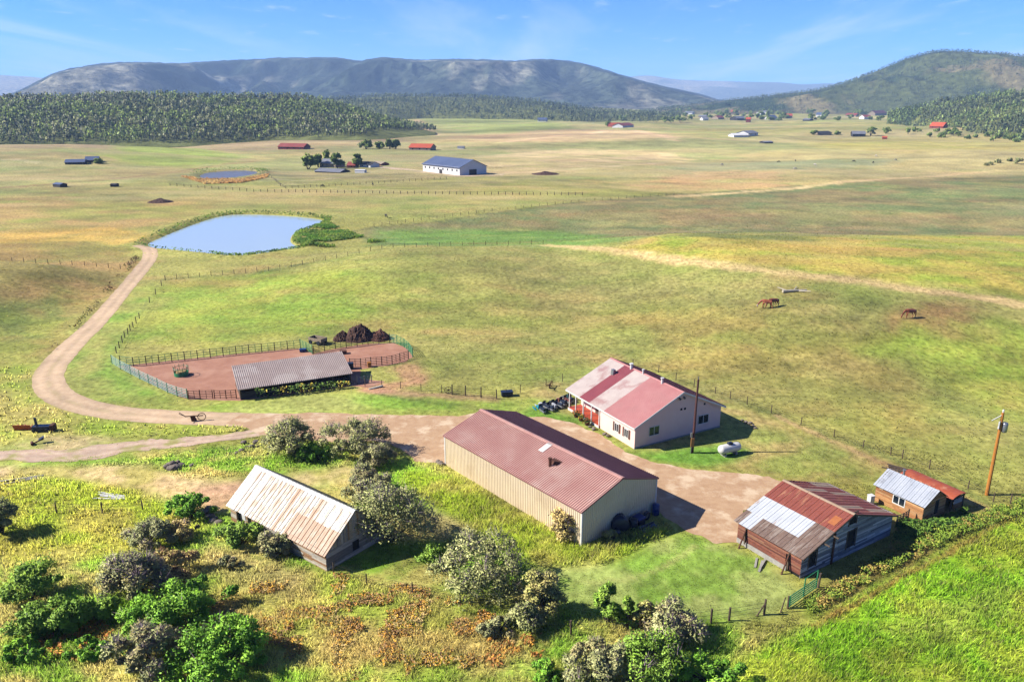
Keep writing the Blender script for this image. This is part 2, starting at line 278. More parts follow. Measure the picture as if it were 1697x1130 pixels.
# ================================================================ ground
# zones: (outline on the ground, colour, feather m, wobble m, strength, mottle colour or None)
def Z(pts, c, fe, wob=None, a=1., c2=None, sc=12.): return (np.array(smooth_closed(PXT(*pts), 1)), S(*c), fe, fe*1.5 if wob is None else wob, a, None if c2 is None else S(*c2), sc)
L0, R0 = -700, 2400
ZONES = [
 # valley floor, far
 Z([(L0, 300), (L0, 222), (300, 222), (640, 205), (840, 195), (R0, 190), (R0, 300)], (174, 164, 98), 60, 60, 1, (150, 154, 86), 110),
 Z([(L0, 300), (L0, 230), (120, 240), (430, 238), (560, 252), (470, 276), (300, 296), (100, 312)], (152, 158, 84), 25, 25, 1, (172, 160, 92), 45),
 Z([(L0, 250), (L0, 225), (300, 228), (470, 215), (640, 222), (700, 232), (560, 246), (300, 247), (150, 252)], (150, 132, 88), 25, 30, .9, (165, 148, 95), 50),
 Z([(170, 262), (230, 242), (330, 246), (400, 262), (330, 278), (220, 274)], (150, 168, 66), 12, 15, .9),
 Z([(690, 190), (840, 192), (960, 208), (935, 221), (760, 222), (700, 207)], (146, 158, 74), 35, 30),
 Z([(700, 232), (830, 222), (1000, 210), (1110, 222), (1130, 231), (860, 236)], (182, 152, 100), 25, 25, .9, (190, 168, 112), 60),
 Z([(1030, 201), (1250, 194), (R0, 196), (R0, 214), (1500, 214), (1250, 226), (1130, 229)], (146, 150, 76), 40, 40, 1, (165, 158, 82), 90),
 Z([(1330, 230), (1500, 226), (R0, 232), (R0, 250), (1500, 256), (1350, 244)], (165, 158, 74), 20, 30, .8),
 Z([(810, 252), (1000, 247), (1180, 264), (960, 284), (820, 288), (700, 300)], (205, 184, 124), 18, 25, .95, (176, 166, 100), 30),
 Z([(1060, 280), (1180, 270), (1500, 262), (1480, 275), (1250, 284)], (140, 152, 98), 12, 15, .8),
 Z([(1030, 294), (1200, 284), (1450, 296), (1380, 312), (1200, 322), (1000, 312)], (192, 158, 98), 14, 22, .85, (178, 166, 96), 30),
 Z([(L0, 340), (L0, 308), (120, 312), (420, 312), (960, 326), (1100, 322), (980, 333), (640, 374), (560, 350), (330, 345), (150, 362)], (160, 152, 80), 14, 20, .9, (142, 150, 70), 28),
 Z([(L0, 360), (L0, 330), (300, 330), (340, 352), (230, 385), (100, 380)], (150, 152, 66), 12, 14, 1, (176, 152, 82), 22),
 # the dull green field past the swale
 Z([(575, 388), (640, 373), (980, 333), (1150, 321), (1400, 301), (1697, 287), (R0, 275), (R0, 400), (1697, 388), (1300, 388), (1000, 407), (640, 408)], (112, 126, 66), 3, 4, 1, (136, 128, 74), 24),
 Z([(600, 386), (700, 376), (1000, 384), (1050, 398), (1000, 407), (640, 407)], (106, 148, 50), 8, 8, .85),
 Z([(960, 352), (1200, 340), (1500, 350), (1697, 372), (1300, 372), (1000, 376)], (160, 136, 84), 14, 25, .6, (132, 134, 72), 20),
 Z([(1000, 408), (1250, 390), (1697, 388), (R0, 392), (R0, 540), (1697, 500), (1400, 462), (1150, 436)], (150, 164, 50), 4, 5, 1, (186, 170, 70), 14),
 Z([(1060, 400), (1260, 380), (1400, 394), (1280, 402)], (104, 118, 48), 5, 8, .9, (140, 146, 56), 8),
 Z([(1080, 414), (1300, 404), (1500, 414), (1697, 420), (1500, 426), (1250, 420)], (196, 166, 78), 4, 8, .7),
 # left of the drive
 Z([(L0, 410), (L0, 372), (110, 384), (205, 372), (236, 390), (215, 403), (100, 403)], (206, 172, 78), 6, 8, 1, (176, 158, 70), 14),
 Z([(L0, 640), (L0, 404), (200, 402), (236, 428), (205, 470), (130, 545), (70, 610), (40, 650)], (142, 134, 62), 4, 8, 1, (168, 140, 74), 16),
 Z([(L0, 560), (0, 500), (130, 480), (150, 530), (60, 590), (0, 620)], (110, 128, 48), 6, 10, .9, (140, 150, 56), 9),
 Z([(L0, 720), (0, 610), (62, 600), (60, 650), (100, 682), (180, 692), (420, 702), (400, 720), (180, 722), (0, 735)], (146, 164, 54), 3, 4, 1, (172, 164, 78), 7),
 # main pasture
 Z([(195, 598), (240, 500), (275, 462), (450, 446), (640, 412), (900, 408), (1100, 432), (1400, 466), (1697, 506), (R0, 560), (R0, 860), (1697, 840), (1500, 775), (1330, 710), (1150, 640), (1000, 600), (930, 640), (700, 640), (690, 580), (620, 565), (500, 575)], (150, 150, 70), 3, 4, 1, (132, 142, 58), 14),
 Z([(200, 590), (240, 500), (280, 464), (460, 448), (640, 440), (560, 540), (480, 572)], (136, 162, 52), 8, 10, .9, (160, 166, 62), 12),
 Z([(700, 418), (900, 410), (1200, 455), (1300, 520), (1050, 520), (800, 470)], (148, 142, 74), 14, 14, .8, (136, 138, 66), 12),
 Z([(1000, 520), (1300, 510), (1500, 560), (1600, 680), (1500, 730), (1300, 660), (1050, 580)], (166, 150, 70), 8, 12, .75, (146, 146, 62), 9),
 Z([(1390, 560), (1480, 530), (1600, 540), (1697, 560), (R0, 600), (R0, 800), (1697, 700), (1560, 610)], (146, 170, 50), 6, 8, .9, (164, 164, 62), 9),
 Z([(1450, 530), (1560, 505), (1640, 520), (1600, 545), (1500, 545)], (150, 112, 66), 4, 6, .75),
 # grass by the drive, lawn at the house
 Z([(100, 600), (165, 540), (232, 478), (262, 468), (225, 525), (188, 588), (205, 622), (300, 668), (400, 668), (610, 645), (840, 668), (930, 650), (945, 690), (820, 690), (600, 690), (380, 684), (200, 682), (120, 660)], (124, 158, 50), 2, 2.5, 1, (150, 160, 68), 7),
 Z([(130, 588), (190, 530), (170, 600), (130, 640)], (172, 168, 82), 2, 3, .7),
 Z([(400, 668), (590, 650), (620, 668), (560, 684), (380, 684)], (158, 164, 82), 2, 3, .8),
 Z([(860, 640), (1010, 600), (1210, 668), (1330, 715), (1500, 770), (1600, 830), (1460, 860), (1440, 800), (1300, 800), (1200, 780), (1080, 765), (940, 695)], (140, 150, 68), 2, 3, 1, (164, 150, 84), 5),
 Z([(1030, 745), (1060, 752), (1200, 735), (1250, 745), (1200, 782), (1100, 772)], (96, 142, 44), 1.5, 2, .9),
 Z([(850, 690), (890, 670), (950, 690), (980, 705), (930, 700)], (100, 142, 42), 1.5, 1.5, .9),
 # yard below the big building, weeds and slope
 Z([(L0, 1500), (L0, 740), (100, 760), (430, 730), (640, 740), (740, 775), (960, 908), (1100, 872), (1180, 900), (1225, 905), (1325, 960), (1200, 1050), (R0, 1500)], (128, 164, 50), 1.5, 3, 1, (184, 172, 92), 5),
 Z([(L0, 930), (L0, 790), (80, 790), (250, 815), (370, 860), (300, 920), (130, 925), (0, 950)], (146, 164, 44), 2, 3, .95, (168, 162, 66), 4.5),
 Z([(660, 780), (740, 775), (960, 910), (1105, 870), (1100, 900), (980, 940), (860, 930), (760, 860)], (138, 158, 40), 1.2, 2, .95, (160, 160, 66), 3),
 Z([(640, 850), (720, 830), (850, 920), (760, 900)], (168, 160, 98), 1.5, 2, .7),
 Z([(880, 945), (1000, 935), (1110, 885), (1150, 890), (1225, 905), (1325, 962), (1320, 1000), (1200, 1040), (1000, 1010), (900, 985)], (126, 156, 58), 1.2, 1.5, 1, (150, 162, 82), 4),
 Z([(400, 965), (560, 950), (700, 985), (870, 1040), (840, 1110), (560, 1130), (400, 1080), (330, 1000)], (176, 152, 86), 2.5, 4, .7, (158, 158, 66), 4),
 Z([(330, 900), (420, 920), (540, 965), (480, 1000), (360, 960)], (180, 160, 100), 1.5, 2.5, .7),
 Z([(300, 1130), (420, 1000), (420, 1130)], (165, 140, 75), 2, 3, .6),
 Z([(80, 775), (240, 770), (330, 800), (430, 790), (640, 765), (560, 800), (400, 815), (372, 852), (330, 835), (240, 812), (100, 792), (-100, 800), (-100, 770)], (204, 180, 122), 1.5, 2, .95, (176, 166, 88), 4),
 Z([(300, 815), (420, 790), (385, 840), (350, 842)], (188, 150, 112), 1.2, 1.5, .8),
 Z([(L0, 760), (0, 735), (60, 718), (200, 725), (140, 745), (60, 752)], (150, 156, 80), 1.5, 2, .7, (190, 165, 120), 3),
 # lush field lower right and the weedy ditch beside it
 Z([(1330, 1040), (1420, 985), (1600, 895), (1697, 845), (R0, 600), (R0, 1500), (1150, 1500), (1200, 1110)], (130, 174, 36), 1.2, 1.5, 1, (160, 174, 54), 4),
 Z([(1460, 1040), (1600, 1000), (1697, 960), (1697, 1040), (1560, 1100)], (140, 156, 58), 2, 3, .7),
 Z([(1330, 990), (1500, 905), (1640, 850), (1697, 832), (1690, 850), (1600, 892), (1430, 980), (1340, 1030)], (110, 128, 40), .8, 1, .95, (140, 120, 62), 2.5),
 Z([(1470, 885), (1490, 850), (1600, 838), (1640, 850), (1560, 880)], (150, 130, 80), .8, 1, .8),
]
LINES = [  # worn or pale lines on the ground: points, colour, half width m, strength
 ([(900, 406), (1000, 412), (1120, 432), (1250, 448), (1400, 463), (1560, 485), (1697, 506), (2100, 570)], (212, 184, 118), 2.6, .85),
 ([(1120, 326), (1300, 314), (1420, 299), (1600, 287), (1697, 282)], (222, 196, 128), 4, .9),
 ([(830, 288), (960, 281), (1090, 271)], (225, 205, 150), 4, .8),
 ([(440, 296), (520, 302), (640, 280)], (205, 190, 140), 2, .6),
 ([(630, 277), (700, 284), (760, 292), (830, 290)], (222, 200, 165), 3.5, .9),
 ([(0, 312), (160, 300), (300, 284), (420, 268)], (150, 122, 72), 3.5, .7),
 ([(L0, 300), (0, 262), (60, 270)], (205, 190, 140), 3, .6),
 ([(840, 235), (950, 224), (1030, 215), (1105, 226), (1120, 233)], (210, 180, 128), 9, .7),
 ([(640, 230), (690, 222), (735, 226), (700, 210), (690, 200)], (208, 172, 124), 8, .7),
 ([(275, 463), (450, 449), (640, 411), (900, 406)], (88, 108, 44), .7, .8),
 ([(575, 386), (640, 373), (980, 333), (1130, 322)], (92, 96, 52), 1.1, .8),
 ([(930, 648), (860, 632), (800, 642), (720, 652)], (112, 120, 56), .6, .6),
 ([(620, 652), (700, 664), (780, 676), (840, 684)], (86, 104, 44), .5, .7),
 ([(1040, 612), (1120, 632), (1240, 672), (1330, 707), (1480, 758), (1640, 834)], (106, 122, 58), .8, .7),
 ([(1290, 690), (1390, 735), (1480, 775), (1640, 845)], (186, 150, 104), .6, .6),
 ([(880, 995), (1000, 1022), (1180, 1040)], (112, 142, 46), .8, .5),
 ([(940, 968), (1040, 962), (1100, 942), (1150, 905)], (172, 170, 98), .35, .6),
 ([(1345, 1040), (1440, 988), (1600, 900), (1697, 850)], (150, 112, 60), .35, .8),
 ([(620, 645), (700, 632), (680, 610)], (186, 130, 100), 2.2, .7),
 ([(615, 648), (740, 655), (822, 663)], (180, 136, 104), 1.2, .7),
 ([(870, 620), (920, 607), (960, 600)], (120, 110, 62), .7, .5),
]
LINES = [(smooth_closed(PXT(*p), 2, False), S(*c), w, a) for p, c, w, a in LINES]
def ground_colour(x, y):
    r = np.hypot(x, y); n1 = fbm(x, y, 22, 4, 21); c = np.outer(1-n1, S(158, 156, 74))+np.outer(n1, S(148, 152, 66))
    wx = fbm(x, y, 14, 4, 31)-.5; wy = fbm(x, y, 14, 4, 37)-.5; fx = fbm(x, y, 3.2, 3, 41)-.5; fy = fbm(x, y, 3.2, 3, 43)-.5
    for P, col, fe, wob, a, c2, sc in ZONES:
        mg = fe*2+wob*2; b0 = P.min(0)-mg; b1 = P.max(0)+mg
        m = (x > b0[0]) & (x < b1[0]) & (y > b0[1]) & (y < b1[1])
        if not m.any(): continue
        X, Y = x[m], y[m]
        k = min(1., wob/4.); s = sdpoly(X+wx[m]*wob*2+fx[m]*wob*k, Y+wy[m]*wob*2+fy[m]*wob*k, P); w = sm(fe, -fe, s)*a
        cc = np.broadcast_to(col, (len(X), 3))
        if c2 is not None:
            f = sm(.38, .66, fbm(X*.8, Y, sc, 5, 51, .6)); cc = np.outer(1-f, col)+np.outer(f, c2)
        c[m] = c[m]*(1-w[:, None])+cc*w[:, None]
    for P, col, hw, a in LINES:
        Q = np.array(P); b0 = Q.min(0)-hw*4; b1 = Q.max(0)+hw*4; m = (x > b0[0]) & (x < b1[0]) & (y > b0[1]) & (y < b1[1])
        if not m.any(): continue
        d = dline(x[m]+fx[m]*hw*2, y[m]+fy[m]*hw*2, P); w = sm(hw*1.6, hw*.3, d)*a*(.6+.4*fbm(x[m], y[m], hw*6, 3, 61)*1.4).clip(0, 1)
        c[m] = c[m]*(1-w[:, None])+col*w[:, None]
    # mottling of the sward itself: bleached, lush and reddish patches at several sizes
    g1 = fbm(x*.7, y, 60, 5, 71, .6)-.5; g2 = fbm(x*.6, y, 9, 4, 73, .6)-.5; g3 = fbm(x, y, 2.2, 3, 77)-.5
    v = 1+.65*g1+.85*g2+.6*g3*sm(450, 100, r); c = c*v[:, None]
    g4 = fbm(x*.35, y, 120, 5, 91, .62)-.5; fr_ = sm(180, 500, r); c = c*(1+fr_*1.1*g4)[:, None]
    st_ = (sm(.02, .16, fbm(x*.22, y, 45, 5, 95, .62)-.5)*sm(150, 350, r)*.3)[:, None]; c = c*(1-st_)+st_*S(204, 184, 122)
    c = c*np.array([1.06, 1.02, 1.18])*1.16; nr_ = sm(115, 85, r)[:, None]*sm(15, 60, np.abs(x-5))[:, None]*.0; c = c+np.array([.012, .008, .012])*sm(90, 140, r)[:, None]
    cl = (sm(.56, .72, fbm(x*.55, y, 6, 4, 141, .6))*.38*sm(90, 150, r)*sm(900, 400, r))[:, None]; c = c*(1-cl)+cl*c*np.array([.5, .62, .45])
    sw = (sm(.56, .7, fbm(x*.4, y*.9, 7.5, 4, 147, .6))*.26*sm(90, 140, r)*sm(900, 400, r))[:, None]; c = c*(1-sw)+sw*S(214, 190, 118, .58)
    rd = (sm(.6, .74, fbm(x*.5, y, 11, 4, 151, .6))*.25*sm(90, 140, r)*sm(700, 300, r))[:, None]; c = c*(1-rd)+rd*S(186, 140, 96, .56)
    warm = sm(.05, .2, fbm(x*.5, y, 30, 5, 81, .62)-.5)[:, None]*.35; c = c*(1-warm)+warm*c*np.array([1.12, .97, .92])
    lush = sm(.04, .2, fbm(x*.5, y, 24, 5, 87, .62)-.5)[:, None]*.3; c = c*(1-lush)+lush*c*np.array([.74, .96, .62])
    return np.clip(c, .004, .6)
angs = np.concatenate([np.arange(-180, -48, 4), np.arange(-48, 48, .225), np.arange(48, 180, 4)])*math.pi/180
rings = np.concatenate([[6, 12, 20], np.geomspace(28, 15000, 630)])
A_, R_ = np.meshgrid(angs, rings); gx = (R_*np.sin(A_)).ravel(); gy = (R_*np.cos(A_)).ravel(); na = len(angs); nr = len(rings)
gz = tz(gx, gy)
gx = np.append(gx, 0); gy = np.append(gy, 0); gz = np.append(gz, 0)
i, j = np.meshgrid(np.arange(nr-1), np.arange(na), indexing='ij'); j2 = (j+1) % na
quads = np.stack([i*na+j, (i+1)*na+j, (i+1)*na+j2, i*na+j2], -1).reshape(-1, 4)[:, ::-1]
gm = mat('ground_grass', (.52, .52, .48), (1.46, 1.44, 1.48), 1.1, .95, vcol=True, bump=.35, det=9, spec=.1, bsc=2.0, stretch=(1, .8, 1))
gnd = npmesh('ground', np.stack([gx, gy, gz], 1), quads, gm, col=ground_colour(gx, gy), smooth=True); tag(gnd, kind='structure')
# bare earth, drive and yard: sheets laid on the ground with ragged edges
def ragged(P, amp, step, seed):
    P = [np.array(p) for p in P]; Q = []
    for a, b in zip(P, P[1:]+P[:1]):
        n = max(1, int(np.hypot(*(b-a))/step))
        for k in range(n): Q.append(a+(b-a)*k/n)
    Q = np.array(Q); j = np.stack([fbm(Q[:, 0], Q[:, 1], 2.2, 4, seed, .7)-.5, fbm(Q[:, 0], Q[:, 1], 2.2, 4, seed+9, .7)-.5], 1)*amp*2
    return Q+j
def sheet(name, P, m, lift, amp=.5, step=.35, seed=1):
    Q = ragged(P, amp, step, seed); bm = bmesh.new()
    vs = [bm.verts.new((q[0], q[1], tz1(q[0], q[1])+lift)) for q in Q]
    es = [bm.edges.new((vs[k], vs[(k+1) % len(vs)])) for k in range(len(vs))]
    bmesh.ops.triangle_fill(bm, use_beauty=True, use_dissolve=False, edges=es, normal=(0, 0, 1))
    for f in bm.faces:
        if f.normal.z < 0: f.normal_flip()
    me = bpy.data.meshes.new(name); bm.to_mesh(me); bm.free(); me.materials.append(m)
    return tag(link(bpy.data.objects.new(name, me)), kind='structure')
def ribbon(C, w):
    C = smooth_closed(C, 3, False); Lf, Rt = [], []
    for k, p in enumerate(C):
        d = C[min(k+1, len(C)-1)]-C[max(k-1, 0)]; d = d/np.hypot(*d); n = np.array([-d[1], d[0]])
        ww = w if np.isscalar(w) else np.interp(k/len(C), np.linspace(0, 1, len(w)), w)
        Lf.append(p+n*ww/2); Rt.append(p-n*ww/2)
    return Lf+Rt[::-1]
dirt = mat('packed_dirt', S(222, 194, 170, .6), S(204, 172, 146, .6), .5, .95, bump=.3, c3=S(232, 210, 188, .6), sc3=.22, thr=(.5, .7), det=9, bsc=5)
dirt2 = mat('yard_dirt', S(214, 178, 138, .6), S(190, 150, 112, .6), .8, .95, bump=.35, c3=S(230, 202, 166, .62), sc3=.3, thr=(.5, .62), det=9, bsc=5)
dirt3 = mat('rutted_dirt', S(196, 160, 136, .58), S(212, 184, 158, .58), .7, .95, bump=.4, c3=S(232, 214, 186, .6), sc3=.4, thr=(.52, .66), det=9, bsc=4)
redd = mat('corral_dirt', S(200, 146, 118, .56), S(178, 122, 96, .56), .5, .95, bump=.5, c3=S(210, 160, 132, .56), sc3=.2, thr=(.5, .7), det=9, bsc=4)
road_px = [(228, 409), (248, 413), (250, 426), (236, 446), (205, 481), (165, 530), (118, 573), (87, 606), (77, 630), (92, 655), (140, 676), (220, 688), (330, 693), (470, 697)]
def strip(name, C, w, m, lift, seed, rag, grassy):
    C = [np.array(c) for c in smooth_closed(C, 3, False)]; Q = [C[0]]
    for a, b in zip(C[:-1], C[1:]):
        n = max(1, int(np.hypot(*(b-a))/.45)); Q += [a+(b-a)*(k+1)/n for k in range(n)]
    Q = np.array(Q); d = np.gradient(Q, axis=0); d /= np.linalg.norm(d, axis=1)[:, None]; nn = np.stack([-d[:, 1], d[:, 0]], 1); L = len(Q); s = np.linspace(-1, 1, 19)
    ww = np.interp(np.linspace(0, 1, L), np.linspace(0, 1, len(w)), w)/2; u = np.arange(L)*.45
    el = 1+rag*(fbm(u, 0*u, 2.5, 4, seed, .7)-.5)*2; er = 1+rag*(fbm(u, 0*u+50, 2.5, 4, seed+5, .7)-.5)*2
    Sg = np.where(s[None] < 0, s[None]*el[:, None], s[None]*er[:, None]); X = Q[:, None, 0]+nn[:, None, 0]*Sg*ww[:, None]; Y = Q[:, None, 1]+nn[:, None, 1]*Sg*ww[:, None]
    a_ = np.abs(s)[None]+.12*(fbm(X, Y, 7, 2, seed+8)-.5); rut = np.exp(-((a_-.45)/.16)**2); mid = np.exp(-(a_/.17)**2); edge = sm(.72, 1., a_); nz_ = fbm(X, Y, 1.6, 4, seed+2, .65)-.5; nb = fbm(X, Y, 9, 3, seed+3)-.5
    f = .94+.10*rut-.08*mid-.10*edge+.45*nz_+.3*nb; col = f[..., None]*np.ones(3); gw = (np.clip(mid*.5+edge*.8+max(0, grassy-1)*.4, 0, 1)*sm(.46, .62, fbm(X, Y, 2.5, 4, seed+4, .65))*min(grassy, 1.6)).clip(0, 1)[..., None]
    col = col*(1-gw)+gw*np.array([.62, .78, .34]); Zz = tz(X.ravel(), Y.ravel())+lift; k = np.arange(L-1)[:, None]*19+np.arange(18)[None]
    fq = np.stack([k, k+1, k+20, k+19], -1).reshape(-1, 4)[:, ::-1]
    return tag(npmesh(name, np.stack([X.ravel(), Y.ravel(), Zz], 1), fq[:, ::-1] if False else fq, m, col=col.reshape(-1, 3)), kind='structure')
def vc(name, c1, c2): return mat(name, np.array(c1)*.86, np.array(c2)*.86, 1.2, .95, bump=.35, vcol=True, det=9, bsc=5)
strip('road', [np.array(G0(*p)) for p in road_px], [4.2, 4.2, 4.0, 4.2, 4.8, 4.8, 5.0], vc('gravel_drive', S(228, 198, 160, .62), S(208, 174, 136, .62)), .022, 2, .10, .5)
yard_px = [(400, 686), (520, 684), (640, 687), (760, 690), (790, 684), (850, 690), (905, 692), (945, 700), (985, 716), (1040, 750), (1090, 768), (1150, 778), (1215, 783), (1275, 789), (1298, 800), (1270, 830), (1228, 846), (1222, 900), (1190, 902), (1168, 892), (1148, 884), (1125, 872), (1086, 846), (960, 770), (862, 722), (780, 742), (742, 768), (728, 768), (690, 764), (655, 738), (620, 730), (560, 734), (480, 726), (432, 722), (410, 708), (370, 702)]
sheet('yard', PX(*yard_px), dirt2, .030, .55, .35, 3)
trk_px = [(455, 713), (390, 722), (300, 733), (200, 742), (110, 757), (40, 755), (-60, 756)]
strip('track', [np.array(G0(*p)) for p in trk_px], [3.4, 2.6, 3.4, 4.6, 3.0, 2.6], vc('rutted_track', S(206, 170, 144, .58), S(226, 200, 170, .6)), .026, 4, .7, 2.4)
corral_px = [(196, 607), (260, 600), (340, 592), (420, 584), (498, 577), (520, 586), (560, 577), (610, 570), (650, 568), (676, 578), (684, 592), (672, 600), (640, 606), (596, 612), (600, 628), (640, 632), (610, 642), (582, 640), (398, 664), (312, 662), (280, 650)]
sheet('corral_ground', PX(*corral_px), redd, .020, .4, .4, 5)
# ponds
wat = bpy.data.materials.new('pond_water'); wat.use_nodes = True; wb = wat.node_tree.nodes['Principled BSDF']
wb.inputs['Base Color'].default_value = (.27, .325, .335, 1); wb.inputs['Roughness'].default_value = .1; wb.inputs['IOR'].default_value = 1.33
wnz = wat.node_tree.nodes.new('ShaderNodeTexNoise'); wnz.inputs['Scale'].default_value = .9; wnz.inputs['Detail'].default_value = 3
wbp = wat.node_tree.nodes.new('ShaderNodeBump'); wbp.inputs['Strength'].default_value = .12; wbp.inputs['Distance'].default_value = .05
wat.node_tree.links.new(wnz.outputs[0], wbp.inputs['Height']); wat.node_tree.links.new(wbp.outputs[0], wb.inputs['Normal'])
def water(name, P, z):
    c = np.mean(P, 0); bm = bmesh.new(); vs = [bm.verts.new((*(c+(np.array(p)-c)*1.03), z)) for p in P]
    f = bm.faces.new(vs); f.normal_update()
    if f.normal.z < 0: f.normal_flip()
    bmesh.ops.triangulate(bm, faces=[f]); me = bpy.data.meshes.new(name); bm.to_mesh(me); bm.free(); me.materials.append(wat)
    return tag(link(bpy.data.objects.new(name, me)), kind='structure')
water('pond_water', POND, -.45); w2 = water('pond_water', POND2, tz1(*np.mean(POND2, 0))+1.1)
wm2 = wat.copy(); wm2.node_tree.nodes['Principled BSDF'].inputs['Base Color'].default_value = (.10, .085, .06, 1); wm2.node_tree.nodes['Principled BSDF'].inputs['Roughness'].default_value = .3; w2.data.materials[0] = wm2
# ================================================================ hills and mountains
def px_az(px): return math.atan((px-W/2)/F*cT)
def hill(name, sil, r0, r1, r2, m, colf, nscale, namp, seed, na=260, nr=90, pw=1.0, bumpy=0):
    az = np.linspace(px_az(sil[0][0]), px_az(sil[-1][0]), na)
    A0 = [px_az(p[0]) for p in sil]
    tops = []
    for p in sil:
        d = ray(*p); tops.append(d[2]/math.hypot(d[0], d[1]))
    tt = np.interp(az, A0, tops); r0f = np.interp(az, A0, r0) if not np.isscalar(r0) else np.full(na, r0)
    ker = np.ones(9)/9; tt = np.convolve(np.pad(tt, 4, 'edge'), ker, 'valid')
    t = np.concatenate([np.linspace(0, 1, nr), np.linspace(1.02, 2, nr//4)]); T, AZ = np.meshgrid(t, az, indexing='ij')
    R = np.where(T <= 1, r0f[None]+(r1-r0f[None])*T, r1+(r2-r1)*(T-1)); ztop = CH+r1*tt[None]
    x = R*np.sin(AZ); y = R*np.cos(AZ)
    n = 1-np.abs(fbm(x, y*.55, nscale, 5, seed, .55)-.5)*4
    sp = sm(0, .35, T)*sm(1.0, .8, T)
    prof = np.where(T <= 1, T**pw*(1.15-.15*T), 1-.5*(T-1)**1.2)
    z = -6+(ztop+6)*prof+namp*n*sp
    lim = CH+(ztop-CH)*R/r1            # keep spurs under the skyline
    z = np.where(T < 1, np.minimum(z, CH+tt[None]*R-.004*R*(1-T)), z)
    if bumpy: z = z+bumpy*(fbm(x, y, bumpy*4, 2, seed+3)-.3)*sm(0, .1, T)
    k = np.arange(len(t)-1)[:, None]*na+np.arange(na-1)[None]
    q = np.stack([k, k+1, k+1+na, k+na], -1).reshape(-1, 4)
    X = x.ravel(); Y = y.ravel(); Zz = z.ravel()
    return tag(npmesh(name, np.stack([X, Y, Zz], 1), q, m, col=colf(X, Y, Zz, T.ravel(), n.ravel()), smooth=True), kind='structure'), (AZ, R, z, T)
def c_main(x, y, z, T, n):
    f = sm(.42, .6, fbm(x, y*.5, 900, 5, 101, .6)+.22*(T-.5)); p = sm(.5, .66, fbm(x, y*.6, 420, 5, 105, .6))*sm(.85, .4, T)
    c = np.outer(1-f, S(92, 104, 88, .30))+np.outer(f, S(52, 68, 50, .24)); c = c*(1-p[:, None])+p[:, None]*S(158, 156, 138, .36); return c*(.6+.8*sm(.3, .7, fbm(x, y*.7, 130, 4, 131, .65)))[:, None]
def c_right(x, y, z, T, n):
    f = sm(.4, .56, fbm(x, y*.6, 320, 5, 111, .6)); p = sm(.56, .68, fbm(x, y*.5, 240, 5, 115, .6))
    c = np.outer(1-f, S(104, 112, 66, .42))+np.outer(f, S(62, 78, 46, .42)); return c*(1-p[:, None])+p[:, None]*S(150, 138, 98, .42)
def c_wood(x, y, z, T, n): return np.outer(np.ones_like(x), S(112, 116, 68, .6))*(0.8+.4*fbm(x, y, 40, 3, 5))[:, None]
def c_far(x, y, z, T, n):
    p = sm(.5, .6, fbm(x, y*.6, 1500, 4, 121)); return np.outer(1-p, S(108, 112, 92, .45))+np.outer(p, S(176, 166, 138, .45))
hm = mat('mountain_cover', (.0, .04, .04), (1.9, 1.8, 1.65), .022, .95, vcol=True, bump=1., det=12, spec=.05)
hm.node_tree.nodes['Bump'].inputs['Distance'].default_value = 14
hm2 = mat('hill_cover', (.4, .42, .4), (1.4, 1.4, 1.35), .05, .95, vcol=True, bump=.8, det=10, spec=.05)
hm2.node_tree.nodes['Bump'].inputs['Distance'].default_value = 4
hill('far_plateau', [(960, 150), (1030, 129), (1075, 124), (1095, 129), (1130, 133), (1240, 136), (1300, 137), (1320, 141), (1370, 138), (1420, 142), (1500, 150), (1600, 155)], 11500, 14500, 16500, hm, c_far, 1800, 90, 3, 160, 50)
hill('far_plateau', [(-900, 128), (-300, 126), (0, 124), (40, 127), (70, 128), (130, 140), (200, 150)], 11000, 14000, 16000, hm, c_far, 1800, 90, 4, 160, 50)
hill('mountain_range', [(-900, 172), (-500, 170), (-100, 168), (0, 163), (30, 154), (60, 140), (100, 120), (165, 108), (225, 104), (300, 107), (400, 101), (480, 97), (570, 97), (600, 104), (640, 100), (700, 101), (760, 99), (850, 102), (915, 99), (960, 105), (1000, 117), (1060, 135), (1120, 149), (1160, 158), (1200, 168), (1260, 182)], 3900, 7200, 8400, hm, c_main, 1150, 290, 7, 440, 140, .9, 20)
hill('mountain_spur', [(480, 165), (540, 135), (580, 112), (610, 100), (645, 96), (690, 101), (740, 122), (800, 142), (860, 160), (900, 175)], 4200, 6300, 6900, hm, c_main, 700, 220, 17, 240, 90, .9, 16)
B_, BG = hill('mountain', [(1060, 186), (1120, 178), (1200, 169), (1300, 158), (1350, 152), (1400, 138), (1450, 118), (1500, 97), (1540, 87), (1600, 88), (1650, 92), (1697, 97), (1850, 112), (2050, 122), (2400, 150)], 2750, 3700, 4300, hm2, c_right, 420, 60, 27, 400, 110, .85, 10)
def rb(px, py): return float(np.hypot(*G0(px, py)))
D_, DG = hill('wooded_hill', [(-900, 150), (-400, 160), (0, 166), (100, 164), (170, 161), (240, 160), (350, 162), (440, 162), (500, 164), (545, 172), (600, 188), (650, 204), (720, 218)], [rb(-900, 236), rb(-400, 238), rb(0, 242), rb(100, 238), rb(170, 236), rb(240, 236), rb(350, 233), rb(440, 230), rb(500, 232), rb(545, 234), rb(600, 236), rb(650, 234), rb(720, 228)], 1350, 1650, hm2, c_wood, 160, 5, 37, 300, 60, .9)
E_, EG = hill('wooded_hill', [(480, 172), (540, 166), (640, 160), (700, 160), (800, 162), (900, 169), (960, 179), (1000, 185), (1090, 190), (1130, 193)], [rb(480, 205), rb(540, 204), rb(640, 203), rb(700, 198), rb(800, 200), rb(900, 203), rb(960, 205), rb(1000, 201), rb(1090, 201), rb(1130, 201)], 2500, 2900, hm2, c_wood, 240, 8, 47, 220, 50, .9)
